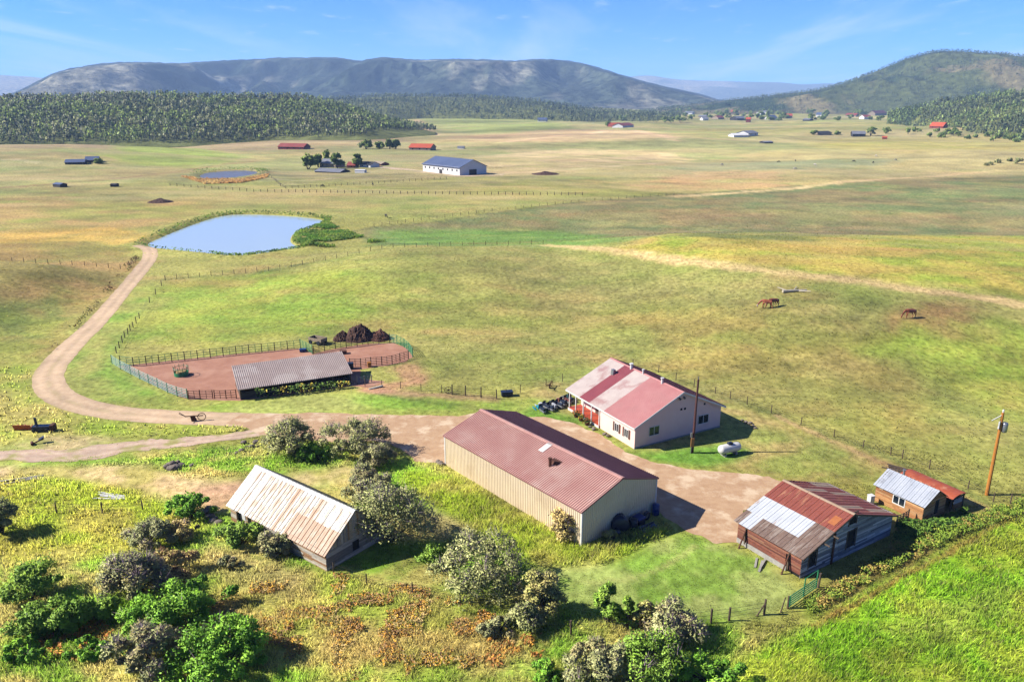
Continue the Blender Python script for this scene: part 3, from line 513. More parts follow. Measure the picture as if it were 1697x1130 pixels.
F_, FG = hill('wooded_slope', [(1475, 192), (1500, 183), (1560, 170), (1630, 160), (1697, 153), (1900, 140), (2300, 120)], [rb(1475, 206), rb(1500, 207), rb(1560, 216), rb(1630, 226), rb(1697, 232), rb(1900, 242), rb(2300, 250)], 1700, 2100, hm2, c_wood, 200, 6, 57, 240, 60, .9)
# ---------------------------------------------------------------- woods
def forest(name, grid, n, hgt, palette, mask, seed, leaves=9, trunk=.35, label='', tcol=(168, 160, 146), vis=1.0):
    AZ, R, z, T = grid; rg = np.random.default_rng(seed); nt, na = AZ.shape
    X = R*np.sin(AZ); Y = R*np.cos(AZ); top = int((T[:, 0] <= 1.04).sum())-1
    fi = rg.random(n*3)*(top-1); fj = rg.random(n*3)*(na-1); i = fi.astype(int); j = fj.astype(int); u = fi-i; v = fj-j
    def il(Q): return (Q[i, j]*(1-u)+Q[i+1, j]*u)*(1-v)+(Q[i, j+1]*(1-u)+Q[i+1, j+1]*u)*v
    x, y, zz, t = il(X), il(Y), il(z), il(T); keep = mask(x, y, t, rg.random(n*3)); x, y, zz, t = [q[keep][:n] for q in (x, y, zz, t)]; n = len(x)
    h = hgt*(.5+.8*rg.random(n)); wdt = h*(.15+.14*rg.random(n)); kind = (fbm(x, y, hgt*9, 3, seed)*1.6-.3+.35*(rg.random(n)-.5)).clip(0, .999)
    pal = np.array([S(*p, 1.1) for p in palette]); c = pal[(kind*len(pal)).astype(int)]*(.82+.36*rg.random(n))[:, None]
    k = leaves; d = rg.normal(size=(n, k, 3)); d /= np.linalg.norm(d, axis=2)[..., None]; rr = rg.random((n, k))**.4
    cx = x[:, None]+d[..., 0]*rr*wdt[:, None]; cy = y[:, None]+d[..., 1]*rr*wdt[:, None]; cz = zz[:, None]+h[:, None]*(.6+.4*d[..., 2]*rr)
    sz = wdt[:, None]*(.25+.28*rg.random((n, k))); P = np.stack([cx, cy, cz], -1)
    a = rg.normal(size=(n, k, 3)); a /= np.linalg.norm(a, axis=2)[..., None]; b = np.cross(a, rg.normal(size=(n, k, 3))); b /= np.linalg.norm(b, axis=2)[..., None]
    b[..., 2] *= 1.7; V = np.stack([P+a*sz[..., None], P+b*sz[..., None], P-a*sz[..., None], P-b*sz[..., None]], 2).reshape(-1, 3)
    Cc = np.repeat((c[:, None]*(.88+.24*rg.random((n, k)))[..., None]).reshape(-1, 3), 4, 0); Fq = np.arange(len(V)).reshape(-1, 4)
    m = rg.random(n) < trunk; tx, ty, tzz, th = x[m], y[m], zz[m], h[m]; w = th*.035; nn = len(tx); o = len(V)
    off = np.stack([np.stack([-w, 0*w, -1+0*w], 1), np.stack([w, 0*w, -1+0*w], 1), np.stack([w*.5, -w, th*.85], 1), np.stack([-w*.5, -w, th*.85], 1)], 1)
    TV = (np.stack([tx, ty-w*3, tzz], 1)[:, None]+off).reshape(-1, 3); V = np.concatenate([V, TV]); Cc = np.concatenate([Cc, np.tile(S(*tcol, .6), (len(TV), 1))*np.repeat(.7+.5*rg.random(nn), 4)[:, None]])
    Fq = np.concatenate([Fq, o+np.arange(len(TV)).reshape(-1, 4)])
    NN = d*np.array([1, 1, .8])+np.array([-.15, -.15, .6]); NN = np.repeat((NN/np.linalg.norm(NN, axis=2)[..., None]).reshape(-1, 3), 4, 0)
    NN = np.concatenate([NN, np.tile([-.7, -.6, .3], (len(TV), 1))])
    return tag(npmesh(name, V, Fq, M['leaf'], col=Cc, nrm=NN), label, 'woodland', kind='stuff')
asp = [(76, 86, 50), (104, 120, 58), (118, 134, 68), (70, 82, 52), (122, 124, 88), (66, 78, 46), (110, 126, 62)]
def mD(x, y, t, q):
    px, py = project(x, y, 0*x); az = W/2+F*(x/np.hypot(x, y))/np.sqrt(1-(x/np.hypot(x, y))**2)/cT
    edge = np.interp(az, [-900, 0, 160, 300, 430, 520, 600, 660, 720], [.03, .06, .05, .03, .03, .1, .2, .45, .8])
    return t > edge+.08*(fbm(x, y, 60, 3, 5)-.5)
forest('aspen_wood', DG, 14500, 9, asp, mD, 5, 9, .6, 'dense green aspen wood on the low hill past the ponds')
forest('hilltop_wood', EG, 6500, 11, [(62, 74, 50), (80, 92, 60), (96, 106, 70), (56, 68, 46)], lambda x, y, t, q: t > .04+.2*fbm(x, y, 150, 3, 8)*(q > .5), 6, 7, .4, 'dark mixed wood on the low ridge before the blue range')
forest('slope_wood', FG, 6000, 9, [(70, 86, 50), (92, 110, 58), (110, 124, 68), (84, 92, 64), (66, 80, 50)], lambda x, y, t, q: fbm(x, y, 90, 3, 9)+.3*t > .38, 7, 12, .85, 'pale trunked aspen wood on the slope at the foot of the mountain', (196, 190, 178))
forest('mountain_wood', BG, 9000, 11, [(58, 72, 44), (72, 86, 50), (88, 98, 60), (54, 66, 44)], lambda x, y, t, q: fbm(x, y*.6, 260, 4, 12) > .36+.3*(q-.5), 8, 5, .2, 'scrub oak and aspen cover on the rounded mountain')
# ================================================================ buildings
def frame(A, rot): return np.array(A), np.array([math.cos(rot), math.sin(rot)]), np.array([-math.sin(rot), math.cos(rot)])
def wallpt(fr, axis, off, px, py):       # where a sight line meets an upright wall: (distance along it, height)
    A, v, u = fr; d = ray(px, py); n = u if axis == 'x' else v; s = v if axis == 'x' else u; P0 = A+n*off
    t = (P0 @ n)/(d[:2] @ n); p = t*d[:2]; return float((p-A) @ s), CH+t*d[2]
def boards(mb, p0, p1, zlo, top, bh, pal, ops=(), th=.03, jit=.5, seed=0):
    rg = random.Random(seed); p0, p1 = Vector((*p0, 0)), Vector((*p1, 0)); d = (p1-p0); Ln = d.length; d /= Ln; n = Vector((d.y, -d.x, 0)); z = zlo
    while True:
        ss = [Ln*k/80 for k in range(81)]; ok = [s for s in ss if top(s) > z+bh*.5]
        if not ok or max(ok)-min(ok) < .2: break
        seg = [(min(ok), max(ok))]
        for (a, b, z0, z1) in ops:
            if z+bh*.5 > z0 and z+bh*.5 < z1: seg = [q for (s0, s1) in seg for q in ((s0, min(s1, a)), (max(s0, b), s1)) if q[1]-q[0] > .03]
        for s0, s1 in seg:
            cuts = [s0]; 
            while s1-cuts[-1] > 4: cuts.append(cuts[-1]+rg.uniform(2, 3.8))
            cuts.append(s1)
            for a, b in zip(cuts[:-1], cuts[1:]):
                c = pal[rg.randrange(len(pal))]; k = 1+jit*(rg.random()-.5); c = tuple(q*k for q in c); o = th*(.6+.8*rg.random()); dz = (rg.random()-.5)*.02
                q0 = p0+d*a; q1 = p0+d*b; zt = z+bh-.015
                mb.hexa([q0+n*o*1.3+Vector((0, 0, z+dz)), q1+n*o*1.3+Vector((0, 0, z-dz)), q1-n*.02+Vector((0, 0, z-dz)), q0-n*.02+Vector((0, 0, z+dz)), q0+n*o*.7+Vector((0, 0, zt+dz)), q1+n*o*.7+Vector((0, 0, zt-dz)), q1-n*.02+Vector((0, 0, zt-dz)), q0-n*.02+Vector((0, 0, zt+dz))], c)
        z += bh
    return mb
def shell(W_, L_, eave, xr, zr, ins=.04, z0=-.15):          # plain closed body behind the cladding
    a = ins; mb = MB(); s1 = (zr-eave)/xr; s2 = (zr-eave)/(W_-xr); e1 = eave+s1*a-.06; e2 = eave+s2*a-.06; r = zr-.06
    V = [(a, a, z0), (W_-a, a, z0), (W_-a, a, e2), (xr, a, r), (a, a, e1)]; V += [(x, L_-a, z) for x, y, z in V]
    return mb.add(V, [(4, 3, 2, 1, 0), (5, 6, 7, 8, 9), (0, 1, 6, 5), (1, 2, 7, 6), (4, 0, 5, 9)])
def slope_pt(xa, za, xb, zb, t, y, up=0):
    n = Vector((-(zb-za), 0, xb-xa)).normalized(); n = n if n.z > 0 else -n
    return Vector((xa+(xb-xa)*t, y, za+(zb-za)*t))+n*up
def roof_panel(mb, xa, za, xb, zb, t0, t1, y0, y1, th=.03, up=0., ribs=0, rh=.06, rw=.08, c=ONE):
    P = [slope_pt(xa, za, xb, zb, t, y, up) for t, y in ((t0, y0), (t1, y0), (t1, y1), (t0, y1))]
    if (P[1]-P[0]).cross(P[3]-P[0]).z < 0: P = P[::-1]
    mb.slab(*P, th, c)
    if ribs:
        k = max(1, int(round((y1-y0)/ribs)))
        for i in range(k):
            y = y0+(i+.5)*(y1-y0)/k; p = [slope_pt(xa, za, xb, zb, t, yy, up+h) for t, yy, h in ((t0, y-rw/2, -.004), (t1, y-rw/2, -.004), (t1, y+rw/2, -.004), (t0, y+rw/2, -.004), (t0, y-rw/3, rh), (t1, y-rw/3, rh), (t1, y+rw/3, rh), (t0, y+rw/3, rh))]
            mb.hexa(p, c)
    return mb
def window(root, axis, off, a0, a1, z0, z1, fm, panes=2, name='window', bar=.07):
    mb = MB()
    def bx(m, s0, s1, q0, q1, d0, d1):
        if axis == 'x': m.box(s0, off-d1, q0, s1, off-d0, q1)
        else: m.box(off-d1, s0, q0, off-d0, s1, q1)
    bx(mb, a0, a1, z0, z0+bar, -.02, .07); bx(mb, a0, a1, z1-bar, z1, -.02, .07)
    for s in np.linspace(a0, a1-bar, panes+1): bx(mb, s, s+bar, z0+bar, z1-bar, -.02, .065)
    w = mb.build(name, fm, root)
    st = (a1-bar-a0)/panes
    for k in range(panes):
        g = MB(); bx(g, a0+bar+k*st, a0+k*st+st, z0+bar, z1-bar, -.02, .03); g.build('pane', M['glass'], w)
    return w
def pitched(root, name, xa, za, xb, zb, y0, y1, m, ribs=.3, th=.05, up=.0, rh=.07): return roof_panel(MB(), xa, za, xb, zb, 0, 1, y0, y1, th, up, ribs, rh).build(name, m, root)
# ---- long metal building
mtan = mat('tan_ribbed_steel', S(244, 222, 188, .72), S(236, 212, 176, .72), .6, .45, c3=S(222, 196, 160, .7), sc3=.25, thr=(.55, .75))
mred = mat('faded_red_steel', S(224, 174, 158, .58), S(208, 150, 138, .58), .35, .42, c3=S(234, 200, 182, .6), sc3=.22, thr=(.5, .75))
mred2 = mat('shade_and_trim_red_steel', S(166, 112, 112, .55), S(150, 96, 98, .55), .35, .42)  # darker roof red: shade of the far slope put into the colour; also trim
rt = math.radians(39.5); frM = frame((7.29, 72.03), rt); Wd, Ln, ev, xr, zr = 11.74, 24.9, 4.22, 5.9, 6.08
B = empty('metal_building', (7.29, 72.03, 0), rt, label='long tan ribbed steel building with faded red roof in the dirt yard', cat='building')
shell(Wd, Ln, ev, xr, zr).build('wall_core', mtan, B)
def topg(ev_, xr_, zr_, w): return lambda s: ev_+(zr_-ev_)*(s/xr_ if s < xr_ else (w-s)/(w-xr_))
def ribwall(axis, off, a0, a1, top, sgn, step=.3, m=mtan):
    mb = MB(); k = int((a1-a0)/step); st = (a1-a0)/k
    for i in range(k):
        s = a0+(i+.5)*st; h0 = .06*sgn
        zt = min(top(s-st*.2), top(s+st*.2))-.05
        V = [(s-st*.46, 0), (s-st*.2, h0), (s+st*.2, h0), (s+st*.46, 0)]
        pts = [((p, off+q, z) if axis == 'x' else (off+q, p, z)) for z in (-.1, zt) for p, q in V]
        mb.add(pts, [(0, 1, 5, 4), (1, 2, 6, 5), (2, 3, 7, 6), (4, 5, 6, 7)])
    return mb.build('wall', m, B)
ribwall('y', .02, 0, Ln, lambda s: ev, -1); ribwall('x', .02, 0, Wd, topg(ev, xr, zr, Wd), -1)
ribwall('y', Wd-.02, 0, Ln, lambda s: ev, 1); ribwall('x', Ln-.02, 0, Wd, topg(ev, xr, zr, Wd), 1)
sl1 = (zr-ev)/xr; oh = .22
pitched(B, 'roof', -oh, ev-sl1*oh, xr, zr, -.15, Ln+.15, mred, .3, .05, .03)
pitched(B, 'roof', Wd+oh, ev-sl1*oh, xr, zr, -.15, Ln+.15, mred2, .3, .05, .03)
rc = MB(); roof_panel(rc, xr-.3, zr-.3*sl1, xr, zr, 0, 1, -.17, Ln+.17, .02, .1); roof_panel(rc, xr+.3, zr-.3*sl1, xr, zr, 0, 1, -.17, Ln+.17, .02, .1); rc.build('ridge_cap', mred, B)
for (x, y) in ((0, 0), (Wd, 0), (0, Ln), (Wd, Ln)):
    MB().box(x-.09, y-.09, -.1, x+.09, y+.09, ev-.06).build('corner_trim', M['white'], B)
MB().box(-oh-.03, -.15, ev-sl1*oh-.12, -oh+.06, Ln+.15, ev-sl1*oh-.03).build('gutter', mred2, B)
for sx in (0, 1):
    xa = -oh if sx == 0 else Wd+oh
    MB().beam((xa, -.17, ev-sl1*oh-.06), (xr, -.17, zr-.05), .04, .18).build('rake_trim', mred2, B)
roof_panel(MB(), -oh, ev-sl1*oh, xr, zr, .72, .99, 10.9, 11.7, .03, .1).build('skylight', M['white'], B)
pp = MB(); pz = ev+sl1*3.0; pp.tube((3.0, 8.3, pz-.1), (3.0, 8.3, pz+.95), .17, n=12); pp.tube((3.0, 8.3, pz+.95), (3.0, 8.3, pz+1.05), .25, n=12); pp.build('stovepipe', M['rust'], B)
MB().hexa([(3.3, 7.6, pz), (4.3, 7.6, pz+.25), (4.3, 8.9, pz+.25), (3.3, 8.9, pz), (3.5, 7.8, pz+.5), (4.3, 7.6, pz+.45), (4.3, 8.9, pz+.45), (3.5, 8.7, pz+.5)]).build('roof_box', M['rust'], B)  # low rust-brown box beside the stovepipe
# ---- house
hw = mat('pale_stucco', S(250, 214, 200, .68), S(244, 204, 190, .68), .8, .8, bump=.1, bsc=20)
hr = mat('rose_roof', S(214, 152, 146, .58), S(202, 134, 130, .58), .5, .5, c3=S(208, 146, 140, .55), sc3=.4)
hp = mat('bleached_roof', S(226, 210, 198, .62), S(210, 192, 182, .62), .6, .5, c3=S(206, 168, 160, .55), sc3=.35)
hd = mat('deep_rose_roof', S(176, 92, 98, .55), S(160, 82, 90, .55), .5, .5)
deckm = mat('red_deck', S(222, 100, 66, .55), S(200, 86, 58, .55), 1.5, .6)
rt = math.radians(29); frH = frame((16.48, 95.95), rt); Wd, Ln, ev, xr, zr = 15.3, 16.0, 3.45, 7.75, 6.9
Hs = empty('house', (16.48, 95.95, 0), rt, label='pale house with patched red and cream metal roof and front porch', cat='house')
PY, PD = 8.0, 2.1; sl2 = (zr-ev)/xr; r_ = zr-.08
mb = MB(); e2 = ev-.08
# body: full width up to the porch, set back behind it
mb.add([(0, 0, -.1), (Wd, 0, -.1), (Wd, 0, e2), (xr, 0, r_), (0, 0, e2), (0, PY, -.1), (Wd, PY, -.1), (Wd, PY, e2), (xr, PY, r_), (0, PY, e2)], [(4, 3, 2, 1, 0), (5, 6, 7, 8, 9), (1, 6, 7, 2), (4, 0, 5, 9)][:4]); mb.f[-1] = mb.f[-1][::-1]
zb = ev+sl2*PD-.08
mb.add([(PD, PY+.01, -.1), (Wd, PY+.01, -.1), (Wd, Ln, -.1), (PD, Ln, -.1), (PD, PY+.01, zb), (Wd, PY+.01, e2), (Wd, Ln, e2), (PD, Ln, zb), (xr, Ln, r_), (xr, PY+.01, r_)], [(3, 0, 4, 7), (1, 2, 6, 5), (2, 3, 7, 8, 6), (1, 5, 9, 4, 0)])
mb.build('wall', hw, Hs)
MB().box(-.03, -.04, -.1, Wd+.03, -.003, .22).build('foundation', M['conc'], Hs)
bands = [(-.45, 6.6, hr), (6.6, 10.2, hp), (10.2, 12.7, hd), (12.7, Ln+.45, hp)]
for a, b, m_ in bands: pitched(Hs, 'roof_sheet', -.45, ev-sl2*.45, xr, zr, a, b-.004, m_, .22, .05, .03, .03)
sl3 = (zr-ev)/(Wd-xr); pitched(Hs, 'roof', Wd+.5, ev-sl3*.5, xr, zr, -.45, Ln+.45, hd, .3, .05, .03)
rc = MB(); roof_panel(rc, xr-.22, zr-.22*sl2, xr, zr, 0, 1, -.46, Ln+.46, .02, .08); roof_panel(rc, xr+.22, zr-.22*sl3, xr, zr, 0, 1, -.46, Ln+.46, .02, .08); rc.build('ridge_cap', hr, Hs)
MB().beam((-.48, -.47, ev-sl2*.48-.08), (xr, -.47, zr-.06), .05, .24).build('rake_board', M['white'], Hs)
MB().beam((Wd+.5, -.47, ev-sl3*.5-.08), (xr, -.47, zr-.06), .05, .24).build('rake_board', M['white'], Hs)
MB().box(-.5, -.45, ev-sl2*.45-.24, -.44, Ln+.45, ev-sl2*.45-.02).build('fascia', M['white'], Hs)
MB().quad((-.44, -.44, ev-sl2*.45-.1), (-.44, Ln+.44, ev-sl2*.45-.1), (0, Ln+.44, ev-.16), (0, -.44, ev-.16)).build('soffit', M['white'], Hs)
dk = MB().box(-.15, PY+.02, .02, PD, Ln+.1, .42); dk.build('porch_deck', deckm, Hs)
MB().box(-.22, PY+.02, .0, -.152, Ln+.1, .36).build('deck_skirt', M['white'], Hs)
for y in (8.15, 10.1, 12.2, 14.2, 15.9): MB().box(-.12, y-.07, .42, .02, y+.07, ev-.15).build('porch_post', M['white'], Hs)
for (y0, y1, z0, z1) in ((9.0, 9.9, 1.3, 2.4), (13.6, 14.8, 1.3, 2.4)): window(Hs, 'y', PD, y0, y1, z0, z1, M['white'], 2)
dd = MB().box(PD-.05, 11.2, .43, PD+.02, 12.15, 2.5).build('door', mat('brown_door', S(120, 92, 76), S(104, 80, 66), 3, .6), Hs)
MB().tube((PD-.11, 11.3, 1.45), (PD-.04, 11.3, 1.45), .035).build('handle', M['steel'], dd)
shm = mat('brown_shutter', S(122, 84, 70), S(104, 70, 60), 3, .7)
for y0 in (1.0, 3.2):
    w = window(Hs, 'y', 0, y0+.38, y0+1.3, 1.0, 2.25, M['white'], 2)
    for ys in (y0, y0+1.33): MB().box(-.06, ys, .95, -.002, ys+.34, 2.3).build('shutter', shm, Hs)
for (pa, pb) in (((1075.5, 706), (1092, 723)), ((1157, 687), (1173.5, 702))):
    a0, zt = wallpt(frH, 'x', 0, pa[0], pa[1]+2); a1, z_ = wallpt(frH, 'x', 0, pb[0], pb[1]-3)
    window(Hs, 'x', 0, a0, a1, zt-1.35, zt, M['white'], 2)
for px, py in ((1129, 678), (1135, 677), (1167.5, 669)):
    s, z = wallpt(frH, 'x', 0, px, py); MB().box(s-.14, -.06, z-.14, s+.14, -.003, z+.14).build('wall_vent', M['dark'], Hs)
for dx in (-.45, .35): 
    fl = MB(); fl.tube((xr+dx, -.05, 6.0), (xr+dx, -.35, 5.85), .12, .17, 10); fl.build('flood_lamp', M['steel'], Hs)
for t, y, h, r in ((.97, 11.0, .75, .2), (.98, 8.3, .6, .13), (.97, 3.9, .75, .17)):
    p = slope_pt(-.45, ev-.45*sl2, xr, zr, t, y); q = MB().tube((p.x, p.y, p.z-.1), (p.x, p.y, p.z+h), r, n=10); q.tube((p.x, p.y, p.z+h), (p.x, p.y, p.z+h+.12), r*1.5, n=10); q.build('flue', M['white'], Hs)
p = slope_pt(-.45, ev-.45*sl2, xr, zr, .72, 12.6); MB().hexa([(p.x-.3, p.y-.3, p.z-.1), (p.x+.3, p.y-.3, p.z+.1), (p.x+.3, p.y+.3, p.z+.1), (p.x-.3, p.y+.3, p.z-.1), (p.x-.2, p.y-.3, p.z+.7), (p.x+.2, p.y-.3, p.z+.7), (p.x+.2, p.y+.3, p.z+.7), (p.x-.2, p.y+.3, p.z+.7)]).build('roof_vent', M['steel'], Hs)
# ---- old plank shed with rusty white roof
grey = [tuple(S(*c, .68)) for c in ((176, 168, 160), (150, 142, 136), (196, 188, 178), (132, 122, 116))]
tanp = [tuple(S(*c, .5)) for c in ((206, 190, 166), (186, 150, 112), (222, 212, 196), (160, 118, 82), (210, 200, 184))]
redp = [tuple(S(*c, .5)) for c in ((150, 92, 72), (134, 78, 62), (164, 108, 84), (178, 128, 98), (120, 70, 58))]
weat = [tuple(S(*c, .72)) for c in ((158, 158, 162), (132, 132, 138), (178, 176, 178), (112, 110, 114), (196, 192, 190))]
cabp = [tuple(S(*c, .5)) for c in ((214, 160, 106), (198, 142, 90), (224, 176, 124), (182, 126, 80))]
rt = math.radians(52.5); Wd, Ln, ev, xr, zr = 7.8, 16.3, 2.15, 3.9, 5.15; frL = frame((-18.48, 67.48), rt)
Lg = empty('plank_shed', (-18.48, 67.48, 0), rt, label='old weathered plank shed with rust stained white metal roof among bushes', cat='shed')
shell(Wd, Ln, ev, xr, zr, .05).build('wall_core', M['dark'], Lg)
wm = M['wood']
boards(MB(), (0, Ln), (0, 0), -.1, lambda s: ev, .21, tanp, ((1.2, 2.6, .2, 1.7), (5.0, 5.5, .9, 1.5)), seed=1).build('wall', wm, Lg)
boards(MB(), (0, 0), (Wd, 0), -.1, lambda s: min(2.1, topg(ev, xr, zr, Wd)(s)), .22, grey, ((3.4, 4.3, .6, 1.6),), seed=2).build('wall', wm, Lg)
boards(MB(), (Wd, 0), (Wd, Ln), -.1, lambda s: ev, .22, grey, seed=3).build('wall', wm, Lg); boards(MB(), (Wd, Ln), (0, Ln), -.1, topg(ev, xr, zr, Wd), .22, grey, seed=4).build('wall', wm, Lg)
gb = MB(); x = .1
while x < Wd-.15:
    c = random.choice(tanp[:3]+grey); gb.box(x, -.045, 2.12, x+.2, -.0, topg(ev, xr, zr, Wd)(x+.1)-.08, c); x += .215
gb.build('gable_boards', wm, Lg)
sl4 = (zr-ev)/xr; nst = 27
rustw = mat('rust_stained_white_steel', S(232, 226, 214, .58), S(206, 196, 180, .54), .7, .5, c3=S(204, 164, 124, .5), sc3=1.5, thr=(.46, .58), st3=(.6, 2.2, .6))
rustw2 = mat('rustier_white_steel', S(216, 198, 168, .54), S(192, 164, 130, .54), .7, .5, c3=S(194, 138, 90, .5), sc3=1.6, thr=(.36, .54), st3=(.6, 2.2, .6))
cleanw = mat('bright_white_steel', S(238, 236, 232, .62), S(226, 224, 220, .6), .8, .4)
st = (Ln+.5)/nst
for k in range(nst):
    y0 = -.25+k*st; rows = [(0, .5), (.5, 1)]
    for ri, (t0, t1) in enumerate(rows):
        m_ = cleanw if k in (22, 26, 25) else (rustw2 if (k < 11 and ri == 0) or k in (3, 7, 13) else rustw)
        if ri == 1 and k < 6: m_ = cleanw if k % 2 else rustw
        roof_panel(MB(), -.35, ev-sl4*.35, xr, zr, t0, t1+(.01 if ri == 0 else 0), y0, y0+st-.012, .02, .03+.012*(ri == 0)*0+random.uniform(0, .012), st, .05, .07).build('roof_sheet', m_, Lg)
pitched(Lg, 'roof', Wd+.35, ev-sl4*.35, xr, zr, -.25, Ln+.25, M['steel'], .6, .03, .03)
MB().hexa([(-.38, 12.9, ev-.9), (-.30, 12.9, ev-.9), (-.30, 13.5, ev-.9), (-.38, 13.5, ev-.9), (-.43, 12.9, ev-sl4*.38+.05), (-.37, 12.9, ev-sl4*.38+.05), (-.37, 13.5, ev-sl4*.38+.05), (-.43, 13.5, ev-sl4*.38+.05)]).build('bent_sheet', cleanw, Lg)
rc = MB(); roof_panel(rc, xr-.25, zr-.25*sl4, xr, zr, 0, 1, -.26, Ln+.26, .02, .1); roof_panel(rc, xr+.25, zr-.25*sl4, xr, zr, 0, 1, -.26, Ln+.26, .02, .1); rc.build('ridge_cap', cleanw, Lg)
for y in (14.9, 11.0, 7.2): MB().beam((-.1, y, -.1), (-.1, y, ev-.2), .16, .16).build('wall_post', M['post'], Lg)
# ---- red barn, patched roof
rt = math.radians(32.5); Wd, Ln, ev, xr, zr = 14.9, 8.0, 2.55, 7.2, 5.05; frR = frame((28.31, 66.29), rt)
Rb = empty('old_barn', (28.31, 66.29, 0), rt, label='old red plank barn with rusty patched roof beside the weedy ditch', cat='barn')
shell(Wd, Ln, ev, xr, zr, .05).build('wall_core', M['dark'], Rb)
ops = []
for (pa, pb) in (((1405, 881), (1415, 902)), ((1341.5, 917), (1350.5, 935)), ((1409, 852), (1418, 865))):
    a0, z1 = wallpt(frR, 'x', 0, *pa); a1, z0 = wallpt(frR, 'x', 0, *pb); ops.append((a0, a1, min(z0, z1-.9), z1))
boards(MB(), (0, Ln), (0, 0), .35, lambda s: ev, .17, redp, ((1.0, 1.25, .3, 1.9), (6.2, 6.4, .3, 1.9)), seed=5).build('wall', wm, Rb)
boards(MB(), (0, 0), (Wd, 0), -.1, topg(ev, xr, zr, Wd), .17, weat, ops, seed=6, jit=.7).build('wall', wm, Rb)
boards(MB(), (Wd, 0), (Wd, Ln), -.1, lambda s: ev, .17, weat, seed=7).build('wall', wm, Rb); boards(MB(), (Wd, Ln), (0, Ln), -.1, topg(ev, xr, zr, Wd), .17, redp, seed=8).build('wall', wm, Rb)
MB().box(-.14, 1.6, -.1, -.03, Ln-.05, .5).build('foundation', M['conc'], Rb)
for a0, a1, z0, z1 in ops:
    fm = MB(); fm.box(a0-.1, -.09, z0-.1, a0, -.01, z1+.1); fm.box(a1, -.09, z0-.1, a1+.1, -.01, z1+.1); fm.box(a0, -.088, z1, a1, -.012, z1+.1); fm.build('opening_frame', M['post'], Rb)
a0, z0 = wallpt(frR, 'x', 0, 1376.5, 930); MB().beam((a0, -.1, -.1), (a0, -.1, 3.5), .22, .12).build('wall_post', M['rust'], Rb)
for y in (1.4, 6.9):
    MB().beam((-1.0, y, -.05), (-.1, y, 2.0), .12).build('prop', M['rust'], Rb); MB().beam((-.12, y, .3), (-.12, y, 2.1), .14).build('wall_post', M['post'], Rb)
rrust = mat('red_rust_sheet', S(170, 92, 74, .5), S(150, 76, 62, .5), .8, .7, c3=S(200, 140, 104, .5), sc3=.9, thr=(.56, .7), st3=(.5, 2, .5), stretch=(.5, 2, .5))
rwhite = mat('bare_white_sheet', S(222, 224, 226, .6), S(204, 208, 212, .6), .6, .4, .1, c3=S(190, 140, 100, .5), sc3=.9, thr=(.62, .75), st3=(.5, 2, .5))
rbrown = mat('brown_grey_sheet', S(150, 124, 108, .5), S(124, 100, 88, .5), .9, .8, c3=S(168, 150, 136, .5), sc3=1.2, st3=(.5, 2, .5))
rtan = mat('bleached_tan_sheet', S(206, 178, 150, .52), S(188, 156, 126, .52), 1.2, .7)
sl5 = (zr-ev)/xr; nst = 12; st = (Ln+.8)/nst
for k in range(nst):
    y0 = -.4+k*st; ym = y0+st/2
    rows = [(0, .26, rbrown if ym < 6.4 else (rwhite if ym < 7.6 else rbrown)), (.26, .6, rbrown if ym < 1.7 else rwhite), (.6, 1., rrust)]
    for ri, (t0, t1, m_) in enumerate(rows):
        roof_panel(MB(), -.4, ev-sl5*.4, xr, zr, t0, t1+.012*(ri < 2), y0, y0+st-.012, .02, .03+.010*ri+random.uniform(0, .006), st, .035, .06).build('roof_sheet', m_, Rb)
roof_panel(MB(), -.4, ev-sl5*.4, xr, zr, .68, .84, .1, .9, .02, .09).build('roof_patch', mat('orange_patch', S(206, 128, 72, .5), S(190, 110, 62, .5), 2, .7), Rb)
sl6 = (zr-ev)/(Wd-xr)
for k in range(nst):
    y0 = -.4+k*st
    for ri, (t0, t1) in enumerate(((0, .5), (.5, 1))):
        m_ = rtan if (k*7+ri*5) % 6 in (1,) or (k > 9 and ri == 0) else rrust
        roof_panel(MB(), Wd+.4, ev-sl6*.4, xr, zr, t0, t1, y0, y0+st-.012, .02, .03+random.uniform(0, .006), st, .035, .06).build('roof_sheet', m_, Rb)
rc = MB(); roof_panel(rc, xr-.22, zr-.22*sl5, xr, zr, 0, 1, -.42, Ln+.42, .02, .09); roof_panel(rc, xr+.22, zr-.22*sl6, xr, zr, 0, 1, -.42, Ln+.42, .02, .09); rc.build('ridge_cap', rtan, Rb)
for x in (2.6, 3.9): MB().beam((x, -1.1, ev+sl5*x-.2), (x, .3, ev+sl5*x-.2), .12).build('rafter_end', M['post'], Rb)
MB().beam((-.4, -.42, ev-sl5*.4-.07), (xr, -.42, zr-.07), .04, .14).build('rake_board', M['post'], Rb)
MB().beam((Wd+.4, -.42, ev-sl6*.4-.07), (xr, -.42, zr-.07), .04, .14).build('rake_board', M['post'], Rb)
